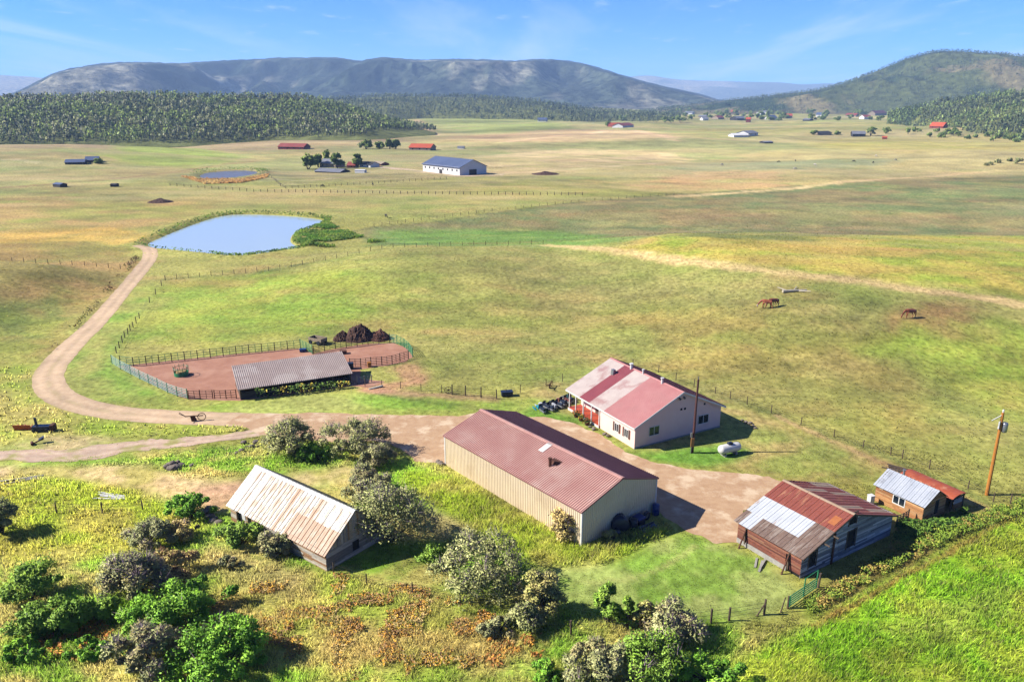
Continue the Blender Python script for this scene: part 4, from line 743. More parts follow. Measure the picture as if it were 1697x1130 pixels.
# ---- little board cabin with silver roof
rt = math.radians(30.5); Wd, Ln, ev, xr, zr = 4.1, 5.9, 2.2, 2.15, 3.48; frC = frame((45.6, 76.82), rt)
Cb = empty('cabin', (45.6, 76.82, 0), rt, label='small orange board cabin with silver ribbed roof and white window', cat='cabin')
shell(Wd, Ln, ev, xr, zr, .05).build('wall_core', M['dark'], Cb)
boards(MB(), (0, Ln), (0, 0), -.1, lambda s: ev, .19, cabp, ((2.2, 3.75, .8, 1.9),), seed=11, jit=.35).build('wall', wm, Cb)
boards(MB(), (0, 0), (Wd, 0), -.1, topg(ev, xr, zr, Wd), .19, cabp, ((2.1, 2.75, .5, 2.2),), seed=12, jit=.35).build('wall', wm, Cb)
boards(MB(), (Wd, 0), (Wd, Ln), -.1, lambda s: ev, .19, cabp, seed=13).build('wall', wm, Cb); boards(MB(), (Wd, Ln), (0, Ln), -.1, topg(ev, xr, zr, Wd), .19, cabp, seed=14).build('wall', wm, Cb)
window(Cb, 'y', 0, Ln-3.75, Ln-2.2, .8, 1.9, M['white'], 2, bar=.1)
MB().box(2.1, -.05, .5, 2.75, .02, 2.2).build('doorway', M['dark'], Cb)  # dark slab, its colour holds the shade inside the open doorway
MB().box(-.07, 5.0, 1.75, -.02, 5.45, 2.05).build('shutter', mat('cream_board', S(226, 200, 160), None, 2, .7), Cb)
silv = mat('silver_sheet', S(216, 220, 226, .58), S(194, 200, 208, .58), .9, .35, .25, c3=S(170, 172, 176, .5), sc3=.8, thr=(.58, .75))
sl7 = (zr-ev)/xr; nst = 12; st = (Ln+.5)/nst
for k in range(nst):
    y0 = -.25+k*st
    roof_panel(MB(), -.3, ev-sl7*.3, xr, zr, 0, 1, y0, y0+st-.01, .02, .03+random.uniform(0, .008), st, .035, .06).build('roof_sheet', silv, Cb)
sl8 = (zr-ev)/(Wd-xr); pitched(Cb, 'roof', Wd+.2, ev-sl8*.2, xr, zr, -.25, Ln+.25, rtan, .5, .03, .03)
MB().tube((xr+.1, 4.2, zr-.3), (xr+.1, 4.2, zr+.55), .12, n=10).tube((xr+.1, 4.2, zr+.55), (xr+.1, 4.2, zr+.65), .19, n=10).build('stovepipe', M['steel'], Cb)
# ---- lean-to behind the cabin
rt = math.radians(29); frT = frame((50.0, 79.3), rt); Ws, Ls = 2.5, 6.6
orr = mat('orange_rust_roof', S(206, 104, 66, .5), S(178, 84, 58, .5), .9, .7, c3=S(222, 150, 112, .5), sc3=.8, thr=(.54, .68))
Ls_ = empty('lean_to_shed', (50.0, 79.3, 0), rt, label='low open shed with bright orange rusted roof behind the small cabin', cat='shed')
rf = MB(); 
for k in range(10):                       # gently arched sheet roof
    a0, a1 = k/10, (k+1)/10; z0, z1 = [1.72+.34*math.sin(math.pi*min(1, a*1.0))**.7 for a in (a0, a1)]
    rf.hexa([(-.2+a0*(Ws+.4), -.3, z0-.04), (-.2+a1*(Ws+.4), -.3, z1-.04), (-.2+a1*(Ws+.4), Ls, z1-.04), (-.2+a0*(Ws+.4), Ls, z0-.04), (-.2+a0*(Ws+.4), -.3, z0), (-.2+a1*(Ws+.4), -.3, z1), (-.2+a1*(Ws+.4), Ls, z1), (-.2+a0*(Ws+.4), Ls, z0)])
rf.build('roof', orr, Ls_)
for x, y in ((.1, 0), (Ws-.1, 0), (.1, Ls-.3), (Ws-.1, Ls-.3)): MB().beam((x, y, -.1), (x, y, 1.78), .14).build('post', M['post'], Ls_)
MB().box(0, .9, -.05, .06, Ls-.3, 1.6).build('side_wall', M['dark'], Ls_); MB().box(Ws-.06, .4, -.05, Ws, Ls-.3, 1.65).build('side_wall', M['post'], Ls_); MB().box(.1, Ls-.4, -.05, Ws-.1, Ls-.34, 1.65).build('back_wall', M['post'], Ls_)
boards(MB(), (.7, .05), (Ws-.1, .05), .1, lambda s: 1.25, .3, cabp[:2]+grey[:1], seed=15).build('front_boards', wm, Ls_); MB().box(.06, -.1, 1.5, Ws-.06, -.02, 1.68).build('beam', M['post'], Ls_)
# ---- open livestock shed in the corral
rt = math.radians(25.2); frS = frame((-42.5, 113.8), rt); Lx, Dy, ze, zt = 17.5, 6.6, 1.95, 3.55
Sh = empty('livestock_shed', (-42.5, 113.8, 0), rt, label='open livestock shed with grey corrugated roof inside the corral', cat='shed')
grm = mat('grey_corrugated', S(206, 186, 174, .56), S(188, 168, 158, .56), .5, .5, .1, c3=S(214, 198, 186, .58), sc3=.3)
mbx = MB(); k = 58; st = Lx/k
def sp(x, t, up): return (x, -.3+t*(Dy+.5), ze-.1+(zt-ze+.15)*t+up)
mbx.hexa([sp(-.3, 0, -.06), sp(Lx+.3, 0, -.06), sp(Lx+.3, 1, -.06), sp(-.3, 1, -.06), sp(-.3, 0, 0), sp(Lx+.3, 0, 0), sp(Lx+.3, 1, 0), sp(-.3, 1, 0)])
for i_ in range(k+1):
    x = -.2+i_*(Lx+.4)/k; mbx.hexa([sp(x-.06, 0, -.004), sp(x+.06, 0, -.004), sp(x+.06, 1, -.004), sp(x-.06, 1, -.004), sp(x-.03, 0, .07), sp(x+.03, 0, .07), sp(x+.03, 1, .07), sp(x-.03, 1, .07)])
mbx.build('roof', grm, Sh)
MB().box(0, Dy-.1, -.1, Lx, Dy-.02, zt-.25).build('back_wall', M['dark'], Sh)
for x in (0.02, Lx-.1): MB().hexa([(x, .3, -.1), (x+.08, .3, -.1), (x+.08, Dy-.1, -.1), (x, Dy-.1, -.1), (x, .3, ze-.2), (x+.08, .3, ze-.2), (x+.08, Dy-.1, zt-.3), (x, Dy-.1, zt-.3)]).build('side_wall', M['post'], Sh)
for x in np.linspace(.05, Lx-.05, 7): MB().beam((x, .1, -.1), (x, .1, ze-.1), .16).build('post', M['post'], Sh)
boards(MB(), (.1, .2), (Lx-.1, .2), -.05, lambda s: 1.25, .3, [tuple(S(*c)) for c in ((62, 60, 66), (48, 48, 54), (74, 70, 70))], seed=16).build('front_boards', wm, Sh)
MB().box(.1, .02, ze-.32, 3.2, .1, ze-.14).build('header_board', mat('pale_header', S(206, 160, 120), S(180, 136, 104), 2, .8), Sh)
# ---- buildings further down the valley
def simple_house(name, label, pl, pr, depth, wall_px, rise, wc, rc_, rot_add=0, cat='house', wins=0, group=None, door=False):
    """gabled building: its long front base runs between two seen ground points."""
    a, b = G(*pl), G(*pr); d = b-a; L_ = math.hypot(d.x, d.y); rz = math.atan2(d.y, d.x)+rot_add; k = 1/pixscale(a.x, a.y, a.z); e = wall_px*k; zr_ = e+rise*k
    zb_ = min(a.z, b.z)-.3; root = empty(name, (a.x, a.y, zb_), rz, label=label, cat=cat, group=group); D_2 = depth
    e += .3; zr_ += .3
    MB().add([(0, 0, 0), (L_, 0, 0), (L_, D_2, 0), (0, D_2, 0), (0, 0, e), (L_, 0, e), (L_, D_2, e), (0, D_2, e), (0, D_2/2, zr_-.05), (L_, D_2/2, zr_-.05)], [(0, 1, 5, 4), (1, 2, 6, 9, 5), (2, 3, 7, 6), (3, 0, 4, 8, 7)]).build('wall', wc, root)
    o = .05*D_2; s_ = (zr_-e)/(D_2/2)
    for sg in (0, 1):
        ya = -o if sg == 0 else D_2+o
        P = [(-o, ya, e-s_*o), (L_+o, ya, e-s_*o), (L_+o, D_2/2, zr_), (-o, D_2/2, zr_)]
        if sg: P = P[::-1]
        MB().slab(*P, .15).build('roof', rc_, root)
    for w_ in range(wins):
        x = L_*(w_+.5)/wins; MB().box(x-.7, -.08, e*.35, x+.7, .05, e*.75).build('window', M['glass'], root)
    return root, L_, e, zr_
wl_ = mat('white_siding', S(240, 238, 235, .62), S(228, 226, 224, .6), .2, .6); bl_ = mat('slate_blue_roof', S(104, 118, 150, .5), S(92, 106, 138, .5), .1, .5)
rr_ = mat('rust_red_roof', S(176, 84, 68, .5), S(160, 74, 62, .5), .2, .6); rw_ = mat('red_siding', S(160, 66, 52, .5), S(140, 58, 48, .5), .2, .7)
gr_ = mat('grey_roof', S(150, 152, 160, .5), S(130, 132, 140, .5), .2, .6); dk_ = mat('dark_siding', S(70, 66, 66, .5), S(56, 54, 56, .5), .2, .8); tn_ = mat('tan_siding', S(196, 176, 150, .5), S(180, 160, 136, .5), .2, .8); or_ = mat('orange_roof', S(222, 104, 62, .52), S(206, 92, 56, .52), .2, .6)
# riding hall
a, b, c_ = G(701, 284), G(762, 291), G(803, 288); d = b-a; e_ = c_-b; La = math.hypot(d.x, d.y); Lb = math.hypot(e_.x, e_.y); rz = math.atan2(d.y, d.x); zb_ = min(a.z, b.z, c_.z)
Ar = empty('riding_hall', (a.x, a.y, zb_), rz, label='long white riding hall with slate blue roof in the valley', cat='building'); Lb = max(Lb, 17.)
ea, za = 5.2, 9.4
MB().add([(0, 0, -.5), (La, 0, -.5), (La, Lb, -.5), (0, Lb, -.5), (0, 0, ea), (La, 0, ea), (La, Lb, ea), (0, Lb, ea), (0, Lb/2, za), (La, Lb/2, za)], [(0, 1, 5, 4), (1, 2, 6, 9, 5), (2, 3, 7, 6), (3, 0, 4, 8, 7)]).build('wall', wl_, Ar)
MB().slab((-.6, -.8, ea-.4), (La+.6, -.8, ea-.4), (La+.6, Lb/2, za+.1), (-.6, Lb/2, za+.1), .2).build('roof', bl_, Ar); MB().slab((-.6, Lb/2, za+.1), (La+.6, Lb/2, za+.1), (La+.6, Lb+.8, ea-.4), (-.6, Lb+.8, ea-.4), .2).build('roof', bl_, Ar)
for k in range(8): MB().box(3+k*(La-6)/7-.6, -.12, 2.4, 3+k*(La-6)/7+.6, .05, 3.6).build('window', M['glass'], Ar)
MB().box(La*.5-1.6, -.14, -.4, La*.5+1.6, .05, 2.6).build('door', dk_, Ar); MB().box(La-.05, Lb*.35, -.4, La+.14, Lb*.62, 3.4).build('door', dk_, Ar)
HS = [
 ('long_barn', 'long low barn with rust red roof below the aspen wood', (461, 248), (503, 248), 13, 5, 5, rw_, rr_, 'barn', 4),
 ('farmhouse', 'red roofed ranch house beside a clump of tall trees', (678, 249), (713, 250), 14, 5, 5.5, tn_, or_, 'house', 3),
 ('shed', 'tiny white shed alone in the field past the riding hall', (758, 247), (768, 247), 5, 3, 1.5, wl_, gr_, 'shed', 0),
 ('farmhouse', 'grey roofed farmhouse half hidden among cottonwoods', (530, 277), (556, 278), 11, 7, 6, tn_, gr_, 'house', 3),
 ('barn', 'low barn with pale curved looking roof before the cottonwoods', (522, 286), (563, 287), 11, 2.5, 4, dk_, gr_, 'barn', 0),
 ('cottage', 'small red cottage beside a single poplar', (575, 278), (588, 278), 8, 4, 5, rw_, rr_, 'cottage', 1),
 ('garage', 'white garage with dark roof beside the poplar', (596, 277), (614, 278), 9, 5, 4, wl_, dk_, 'garage', 2),
 ('stable', 'low brown stable beside the white garage', (615, 274), (631, 275), 8, 3, 3, rw_, tn_, 'stable', 0),
 ('trailer', 'white box trailer parked on the grass below the poplar', (588, 287), (604, 287), 3.5, 5, .8, wl_, wl_, 'trailer', 0),
 ('house', 'dark slate house standing alone on the green slope', (108, 273), (140, 273), 9, 4.5, 4, dk_, bl_, 'house', 4),
 ('garage', 'dark garage next to the slate house on the green slope', (142, 270), (163, 270), 10, 5, 5, dk_, bl_, 'garage', 1),
 ('shed', 'small slate blue shed in the meadow near the junk rows', (88, 310), (100, 311), 4, 5, 2, dk_, bl_, 'shed', 0),
 ('shed', 'small brown shed beside pale scrap in the meadow', (183, 310), (192, 310), 4, 4, 1.5, dk_, dk_, 'shed', 0),
 ('barn', 'bright orange roofed barn at the foot of the wooded slope', (1540, 213), (1562, 213), 14, 4, 6, rw_, or_, 'barn', 2),
 ('shed', 'dark roofed shed with a pale end wall in the open valley', (1357, 224), (1378, 224), 12, 4, 2.5, tn_, dk_, 'shed', 0),
 ('ranch_house', 'dark ranch house beside the band of scrub', (1413, 227), (1434, 227), 13, 5, 4, dk_, gr_, 'house', 3),
 ('shed', 'little red shed in front of the band of scrub', (1462, 231), (1470, 231), 6, 3, 2, rw_, or_, 'shed', 0),
 ('barn', 'red barn in the farmstead past the tan field', (1015, 211), (1030, 211), 18, 3.5, 3.5, rw_, or_, 'barn', 1),
 ('farmhouse', 'white fronted red roofed house next to the far red barn', (1032, 212), (1050, 211), 18, 4, 3.5, wl_, rr_, 'house', 2),
 ('house', 'pale blue roofed house below the dark ridge wood', (891, 202), (905, 202), 16, 3.5, 3, wl_, bl_, 'house', 2),
 ('greenhouse', 'long white greenhouse in the middle of the valley', (1216, 228), (1240, 228), 14, 4, 2.5, wl_, wl_, 'greenhouse', 0),
 ('house', 'grey house at the end of the white greenhouse', (1240, 226), (1256, 225), 16, 5, 3.5, wl_, gr_, 'house', 2),
 ('shed', 'low dark shed by a bare strip in the valley', (1267, 238), (1281, 238), 9, 2.5, 1.5, dk_, gr_, 'shed', 0),
 ('cottage', 'red cottage among the far village trees', (1236, 203), (1243, 203), 16, 5, 3, rw_, or_, 'cottage', 0),
 ('house', 'white house at the near edge of the far village', (1253, 194), (1261, 194), 16, 4, 3, wl_, wl_, 'house', 0),
 ('house', 'red roofed house above the far village trees', (1211, 190), (1221, 190), 22, 4, 3, tn_, or_, 'house', 0),
 ('house', 'long pale house above the far village trees', (1262, 189), (1272, 189), 22, 3, 2, wl_, gr_, 'house', 0),
 ('house', 'pale house at the far end of the valley road', (1134, 190), (1147, 190), 22, 3, 2, wl_, gr_, 'house', 0),
 ('barn', 'low pale barn before the far village', (1157, 195), (1169, 195), 20, 2, 2, tn_, gr_, 'barn', 0),
 ('house', 'red roofed house at the foot of the rounded mountain', (1401, 194), (1418, 194), 20, 3, 3, tn_, rr_, 'house', 0),
 ('house', 'pink roofed house among trees at the mountain foot', (1450, 192), (1469, 191), 20, 4, 4, tn_, rr_, 'house', 0),
 ('house', 'large white and grey house in a clearing under the mountain', (1377, 190), (1393, 190), 24, 5, 4, wl_, gr_, 'house', 0),
]
HS += [
 ('house', 'small white house beside the far valley road bend', (1165, 200), (1174, 200), 18, 3, 3, wl_, gr_, 'house', 1),
 ('cabin', 'tan cabin with red roof among the far village trees', (1190, 198), (1200, 198), 18, 3, 3, tn_, rr_, 'cabin', 1),
 ('barn', 'dark barn in the middle of the far village', (1222, 200), (1236, 200), 20, 4, 3, dk_, gr_, 'barn', 0),
 ('house', 'white gabled house past the dark village barn', (1278, 199), (1288, 199), 18, 4, 4, wl_, bl_, 'house', 1),
 ('house', 'tan house with orange roof at the village end', (1302, 196), (1313, 196), 18, 4, 3, tn_, or_, 'house', 1),
 ('shed', 'grey shed on the green flat below the mountain', (1330, 201), (1341, 201), 16, 2.5, 2, dk_, gr_, 'shed', 0),
 ('house', 'blue roofed house on the flat below the mountain', (1352, 194), (1363, 194), 20, 4, 3, wl_, bl_, 'house', 1),
 ('house', 'white house with red roof close to the wooded slope', (1432, 198), (1444, 198), 18, 4, 3, wl_, rr_, 'house', 1)]
for nm, lb, pl, pr, dp, wp, rp, wc, rc_, ct, wn_ in HS: simple_house(nm, lb, pl, pr, dp, wp, rp, wc, rc_, 0, ct, wn_)
# ================================================================ fences
def fence(name, label, pts, ph=1.25, pr=.07, wires=(.35, .7, 1.05), mp=None, mw=None, wr=.012, cat='fence', jitter=.06, world=False):
    P = [Vector(p) if world else G(*p) for p in pts]; o = P[0]; root = empty(name, o, 0, label=label, cat=cat)
    rg = random.Random(len(label)); mp = mp or M['post']; mw = mw or M['wire']
    for p in P:
        h = ph*rg.uniform(.92, 1.1); q = p-o; MB().tube(q-Vector((0, 0, .2)), q+Vector((rg.uniform(-jitter, jitter), rg.uniform(-jitter, jitter), h)), pr, pr*.9, 7).build('post', mp, root)
    mb = MB()
    for a, b in zip(P[:-1], P[1:]):
        for w in wires: mb.tube(a-o+Vector((0, 0, w*ph/1.25)), b-o+Vector((0, 0, w*ph/1.25)), wr, n=4, cap=False)
    mb.build('wire', mw, root); return root
def subdiv(pts, n):
    P = [np.array(p, float) for p in pts]; L = np.cumsum([0]+[np.hypot(*(b-a)) for a, b in zip(P[:-1], P[1:])]); out = []
    for t in np.linspace(0, L[-1], n): out.append((float(np.interp(t, L, [p[0] for p in P])), float(np.interp(t, L, [p[1] for p in P]))))
    return out
fence('wire_fence', 'wire fence on wooden posts behind the house and cabins', [(1049, 607), (1091, 617), (1120, 630), (1150, 641), (1185, 652), (1210, 661), (1238, 670), (1278, 685), (1327, 704), (1382, 724), (1430, 742), (1476, 754), (1495, 760), (1540, 777), (1604, 810), (1646, 831), (1674, 834), (1740, 862)])
fence('wire_fence', 'wire fence of close posts between the mown verge and the pasture', [(274, 465), (268, 474), (258, 488), (248, 502), (231, 528), (226, 536), (221, 543), (216, 548), (212, 554), (207, 560), (203, 568), (198, 577), (193, 585)], 1.4, .09)
fence('wire_fence', 'long wire fence along the near side of the pond swale', subdiv([(274, 464), (450, 449), (560, 428), (640, 411), (760, 407), (900, 405)], 34), 1.3, .07)
fence('wire_fence', 'short wire fence with thin posts on the grass slope by the leafy bush', [(-50, 860), (25, 856), (94, 851), (170, 850), (237, 847)], 1.35, .08)
fence('wire_fence', 'sagging wire fence from the plank shed corner into the bushes', [(553, 950), (608, 969), (684, 984), (763, 999)], 1.3, .07)
fence('wire_fence', 'wire fence with one thick pale post at the foot of the mown slope', [(946, 1052), (1060, 1045), (1178, 1032), (1208, 1028), (1266, 1018)], 1.5, .11)
fence('rail_fence', 'low wire fence between the livestock shed and the wagon wheel', [(605, 640), (633, 641), (664, 644), (698, 648), (732, 651)], 1.25, .06)
fence('rail_fence', 'tall post gateway with netting beside the wagon wheel', [(749, 654), (771, 656), (797, 659), (823, 661)], 1.7, .1, (.3, .55, .8, 1.05), mw=M['rust'], wr=.02)
fence('wire_fence', 'wire fence running from the dark crate toward the house', [(838, 656), (862, 651), (905, 640), (932, 632)], 1.3, .06)
fence('pole_fence', 'pale rail fence crossing the valley this side of the riding hall', subdiv([(282, 308), (420, 318), (700, 322), (965, 324)], 60), 1.5, .16, (.5, 1.05), mw=M['post'], wr=.06)
fence('pole_fence', 'dark rail fence round the paddock below the cottonwoods', subdiv([(450, 295), (470, 313), (600, 306), (740, 297)], 30), 1.5, .12, (.5, 1.05), mw=M['post'], wr=.06)
fence('wire_fence', 'dark line of posts along the edge of the dull green field', subdiv([(620, 376), (800, 352), (980, 333), (1130, 323)], 40), 1.3, .08)
fence('wire_fence', 'old wire fence across the brown bank left of the drive', subdiv([(-60, 425), (60, 437), (140, 440), (200, 446)], 14), 1.3, .08)
def panels(name, label, pts, mat_, h=1.6, rails=5, posts=True, pm=None, cat='fence', rr=.045):
    P = [G(*p) for p in pts]; o = P[0]; root = empty(name, o, 0, label=label, cat=cat)
    for k, (a, b) in enumerate(zip(P[:-1], P[1:])):
        mb = MB(); a_, b_ = a-o, b-o
        for r in range(rails): z = Vector((0, 0, .25+(h-.25)*r/(rails-1))); mb.tube(a_+z, b_+z, rr, n=5)
        mid = (a_+b_)/2; mb.tube(mid+Vector((0, 0, .1)), mid+Vector((0, 0, h)), rr, n=5); mb.build('rail_panel', mat_, root)
    for p in P: MB().tube(p-o-Vector((0, 0, .15)), p-o+Vector((0, 0, h+.12)), .075, n=7).build('post', pm or mat_, root)
    return root
panels('corral_fence', 'faded mint green pipe fence on the lawn side of the corral', [(186, 603), (200, 612), (217, 621), (232, 629), (247, 636), (262, 643), (278, 651), (294, 657), (311, 661)], M['mint'], 1.6, 6, pm=M['green'])
panels('corral_fence', 'dark green pipe fence along the pasture side of the corral', subdiv([(200, 605), (222, 607), (300, 598), (400, 587), (498, 577)], 15), M['green'], 1.6, 4, pm=M['brownpipe'])
panels('corral_fence', 'bright green panel closing the corral next to the cart', [(498, 577), (508, 582), (518, 587)], M['green'], 1.7, 6)
panels('round_pen', 'brown pipe round pen beyond the livestock shed', [(520, 587), (538, 582), (556, 578), (574, 576), (592, 574), (610, 571), (628, 569), (646, 568)], M['brownpipe'], 1.55, 5)
panels('round_pen', 'bright green panels at the curved end of the round pen', [(646, 568), (658, 570), (670, 576), (678, 583), (684, 592)], M['green'], 1.7, 6)
panels('round_pen', 'brown panels on the near side of the round pen', [(580, 608), (598, 608), (615, 606), (633, 605), (650, 603), (663, 599), (677, 595)], M['brownpipe'], 1.5, 5)
panels('pipe_gate', 'rusty double pipe gate between the mint fence and the livestock shed', [(313, 662), (332, 661), (353, 661)], M['rust'], 1.4, 5, cat='gate'); panels('pipe_gate', 'second rusty gate leaf against the livestock shed', [(356, 661), (375, 661), (392, 660)], M['rust'], 1.4, 4, cat='gate')
panels('panel_stack', 'pipe panels leaning in the shade at the end of the livestock shed', [(592, 636), (604, 635), (616, 633)], M['steel'], 1.2, 5, cat='panels', rr=.025)
g1, g2 = G(1308, 1006), G(1353, 975)
gt = empty('green_gate', g1, 0, label='green pipe gate with raised frame beside the old red barn', cat='gate'); d = g2-g1
mb = MB()
for z in (.2, .45, .7, .95, 1.2): mb.tube(Vector((0, 0, z)), d*.98+Vector((0, 0, z)), .05, n=6)
for t in (0, .5, .98): mb.tube(d*t+Vector((0, 0, .1)), d*t+Vector((0, 0, 1.25 if t == 0 else 2.1)), .06, n=6)
mb.tube(d*.5+Vector((0, 0, 2.1)), d*.98+Vector((0, 0, 2.1)), .035, n=6); mb.build('gate_frame', M['green'], gt)
MB().tube(d*1.06-Vector((0, 0, .2)), d*1.06+Vector((.1, 0, 1.6)), .12, .1, 8).build('post', M['post'], gt); MB().tube(d*-.06-Vector((0, 0, .2)), d*-.06+Vector((0, 0, 1.35)), .11, .09, 8).build('post', M['post'], gt)
br = empty('corner_brace', G(1266, 1018), 0, label='leaning wooden corner brace beside the fence at the mown slope', cat='fence post')
MB().tube((0, 0, -.2), (.05, .05, 1.6), .12, .1, 8).build('post', M['post'], br); MB().tube((-.7, -.2, 0), (.0, .0, 1.2), .07, .06, 7).build('brace', M['post'], br)
MB().tube((1.6, .3, -.1), (2.0, .5, 1.5), .07, .05, 7).build('stake', M['post'], br)
# ================================================================ poles, tank
yp = mat('orange_pole_wood', S(222, 148, 62, .5), S(198, 124, 48, .5), 1.2, .8, stretch=(3, 3, .3)); dp = mat('brown_pole_wood', S(112, 66, 58, .5), S(90, 54, 48, .5), 1.2, .8, stretch=(3, 3, .3))
p = G(1147, 750); up = empty('utility_pole', p, 0, label='dark brown utility pole with meter boxes in front of the house gable', cat='utility pole')
MB().tube((0, 0, -.3), (.1, 0, 10.4), .19, .13, 10).build('pole', dp, up); MB().box(-.32, -.36, 1.0, .1, -.12, 2.2).build('meter_box', mat('ochre_box', S(190, 140, 80), S(168, 120, 70), 3, .7), up)
MB().tube((-.22, -.18, .0), (-.22, -.18, 3.0), .06, n=7).build('conduit', M['steel'], up); MB().box(-.4, -.2, 2.3, -.16, .1, 2.9).build('meter_box', M['steel'], up); MB().tube((.1, 0, 10.3), (.1, 0, 10.75), .06, n=7).build('cap', M['steel'], up)
p = G(1635, 820); up = empty('utility_pole', p, 0, label='tall orange utility pole with transformer standing in the field', cat='utility pole')
MB().tube((0, 0, -.3), (.0, 0, 10.6), .22, .15, 10).build('pole', yp, up); MB().lathe([(0, 8.2), (.3, 8.2), (.32, 8.3), (.32, 9.2), (.25, 9.35), (0, 9.35)], o=(.48, -.05, 0), n=12).build('transformer', M['steel'], up, True)
MB().tube((-.25, -.1, 8.6), (-.25, -.1, 9.5), .09, n=8).tube((-.25, -.1, 9.5), (0, 0, 9.55), .03, n=6).build('cutout', M['white'], up); MB().beam((0, 0, 10.3), (-1.2, -.1, 9.6), .08).build('brace', M['white'], up)
MB().lathe([(0, 10.55), (.1, 10.55), (.08, 10.75), (.13, 10.8), (.07, 10.95), (0, 10.95)], n=10).build('insulator', M['white'], up)
p = G(1208, 753); pt = empty('propane_tank', p, math.radians(24), label='white propane tank with dark hood on blocks near the house', cat='propane tank')
rad = .62; prof = [(0, -1.75)]+[(rad*math.sin(a), -1.25-rad*.8*math.cos(a)) for a in np.linspace(.2, math.pi/2, 6)]+[(rad*math.sin(a), 1.25-rad*.8*math.cos(a)) for a in np.linspace(math.pi/2, math.pi-.2, 6)]+[(0, 1.75)]
MB().lathe(prof, 'x', (0, 0, .95), 18).build('tank', M['white'], pt, True)
MB().box(-.35, -.26, 1.48, .35, .26, 1.78).build('hood', M['black'], pt, bevel=.06)
for x in (-.9, .9): MB().box(x-.15, -.5, 0, x+.15, .5, .42).build('block', M['conc'], pt); MB().box(x-.06, -.4, .42, x+.06, .4, .5).build('foot', M['steel'], pt)
# ================================================================ beside the long building
def local(root_loc, rot, x, y): return Vector((root_loc[0]+math.cos(rot)*x-math.sin(rot)*y, root_loc[1]+math.sin(rot)*x+math.cos(rot)*y, 0))
RM = math.radians(39.5); LM = (7.29, 72.03)
def drum(name, label, x, y, r, h, m, lying=0, rz=0):
    o = empty(name, local(LM, RM, x, y), RM+rz, label=label, cat=name.replace('_', ' ')); ax = 'x' if lying else 'z'; oo = (0, 0, r) if lying else (0, 0, 0)
    pr = [(0, 0), (r*.94, 0), (r, .04), (r, h*.31), (r*1.04, h*.33), (r, h*.36), (r, h*.64), (r*1.04, h*.66), (r, h*.69), (r, h-.04), (r*.94, h), (0, h)]
    MB().lathe(pr, ax, oo, 18).build('shell', m, o, True); return o
drum('barrel', 'upright blue plastic barrel at the corner of the long building', 11.2, -.6, .42, 1.25, M['blue'])
drum('water_tank', 'big black ribbed water tank on its side at the gable wall', 5.0, -1.0, .95, 1.6, M['black'], 1, math.radians(60))
drum('barrel', 'black barrel standing next to the big ribbed tank', 7.0, -1.0, .5, 1.1, M['black']); drum('barrel', 'black drum lying near the pale bush at the gable wall', 3.6, -1.0, .42, 1.0, M['black'], 1)
o = empty('plastic_tote', local(LM, RM, 8.0, -.9), RM, label='blue covered tote among the black barrels', cat='tote'); MB().box(-.55, -.5, 0, .55, .5, .8).build('body', M['black'], o, bevel=.08); MB().box(-.6, -.55, .8, .6, .55, 1.05).build('cover', M['blue'], o, bevel=.08)
o = empty('spare_tire', local(LM, RM, 9.4, -.8), RM, label='black tire leaning on the gable wall near the blue barrel', cat='tire')
MB().lathe([(.28, -.12), (.52, -.13), (.58, 0), (.52, .13), (.28, .12), (.28, -.12)], 'y', (0, 0, .56), 18).build('tread', M['black'], o, True); MB().lathe([(0, -.04), (.28, -.06), (.28, .06), (0, .04)], 'y', (0, 0, .56), 14).build('rim', M['steel'], o)
o = empty('folded_tarp', local(LM, RM, 8.1, -2.1), RM, label='grey folded tarpaulin lying in front of the black barrels', cat='tarp')
MB().hexa([(-1.4, -.6, 0), (1.3, -.7, 0), (1.4, .5, 0), (-1.3, .6, 0), (-1.2, -.4, .3), (1.0, -.5, .22), (1.1, .3, .4), (-1.1, .4, .5)]).build('sheet', mat('grey_tarp', S(96, 108, 122), S(72, 84, 100), 2, .6, bump=.6), o, bevel=.1); MB().beam((-1.3, -.1, .5), (1.2, .1, .42), .08).build('strap', M['black'], o)
# ================================================================ sleds by the porch
def sled(px, py, rz, hull, seat, label):
    o = empty('snowmobile', G(px, py), rz, label=label, cat='snowmobile', group=None)
    m1 = mat('sled_paint', S(*hull), S(*[q*.8 for q in hull]), 3, .4); m2 = M['black'] if seat is None else mat('sled_seat', S(*seat), None, 3, .6)
    MB().hexa([(.1, -.38, .25), (1.45, -.2, .3), (1.45, .2, .3), (.1, .38, .25), (.1, -.34, .85), (1.1, -.2, .62), (1.1, .2, .62), (.1, .34, .85)]).build('hood', m1, o, bevel=.06)
    MB().hexa([(.15, -.28, .84), (.5, -.2, .74), (.5, .2, .74), (.15, .28, .84), (-.05, -.26, 1.2), (.0, -.2, 1.22), (.0, .2, 1.22), (-.05, .26, 1.2)]).build('windshield', M['glass'], o)
    MB().hexa([(-1.3, -.2, .45), (.1, -.2, .45), (.1, .2, .45), (-1.3, .2, .45), (-1.3, -.16, .78), (.08, -.16, .72), (.08, .16, .72), (-1.3, .16, .78)]).build('seat', m2, o, bevel=.05); MB().box(-1.45, -.24, .12, .1, .24, .44).build('track', M['steel'], o, bevel=.08)
    for y in (-.48, .48): MB().hexa([(.5, y-.07, 0), (1.6, y-.07, 0), (1.6, y+.07, 0), (.5, y+.07, 0), (.5, y-.07, .05), (1.75, y-.05, .22), (1.75, y+.05, .22), (.5, y+.07, .05)]).beam((1.0, y, .05), (.9, y*.5, .5), .06).build('ski', m1, o)
    MB().tube((-.05, -.38, 1.05), (-.05, .38, 1.05), .03, n=6).build('handlebar', M['black'], o)
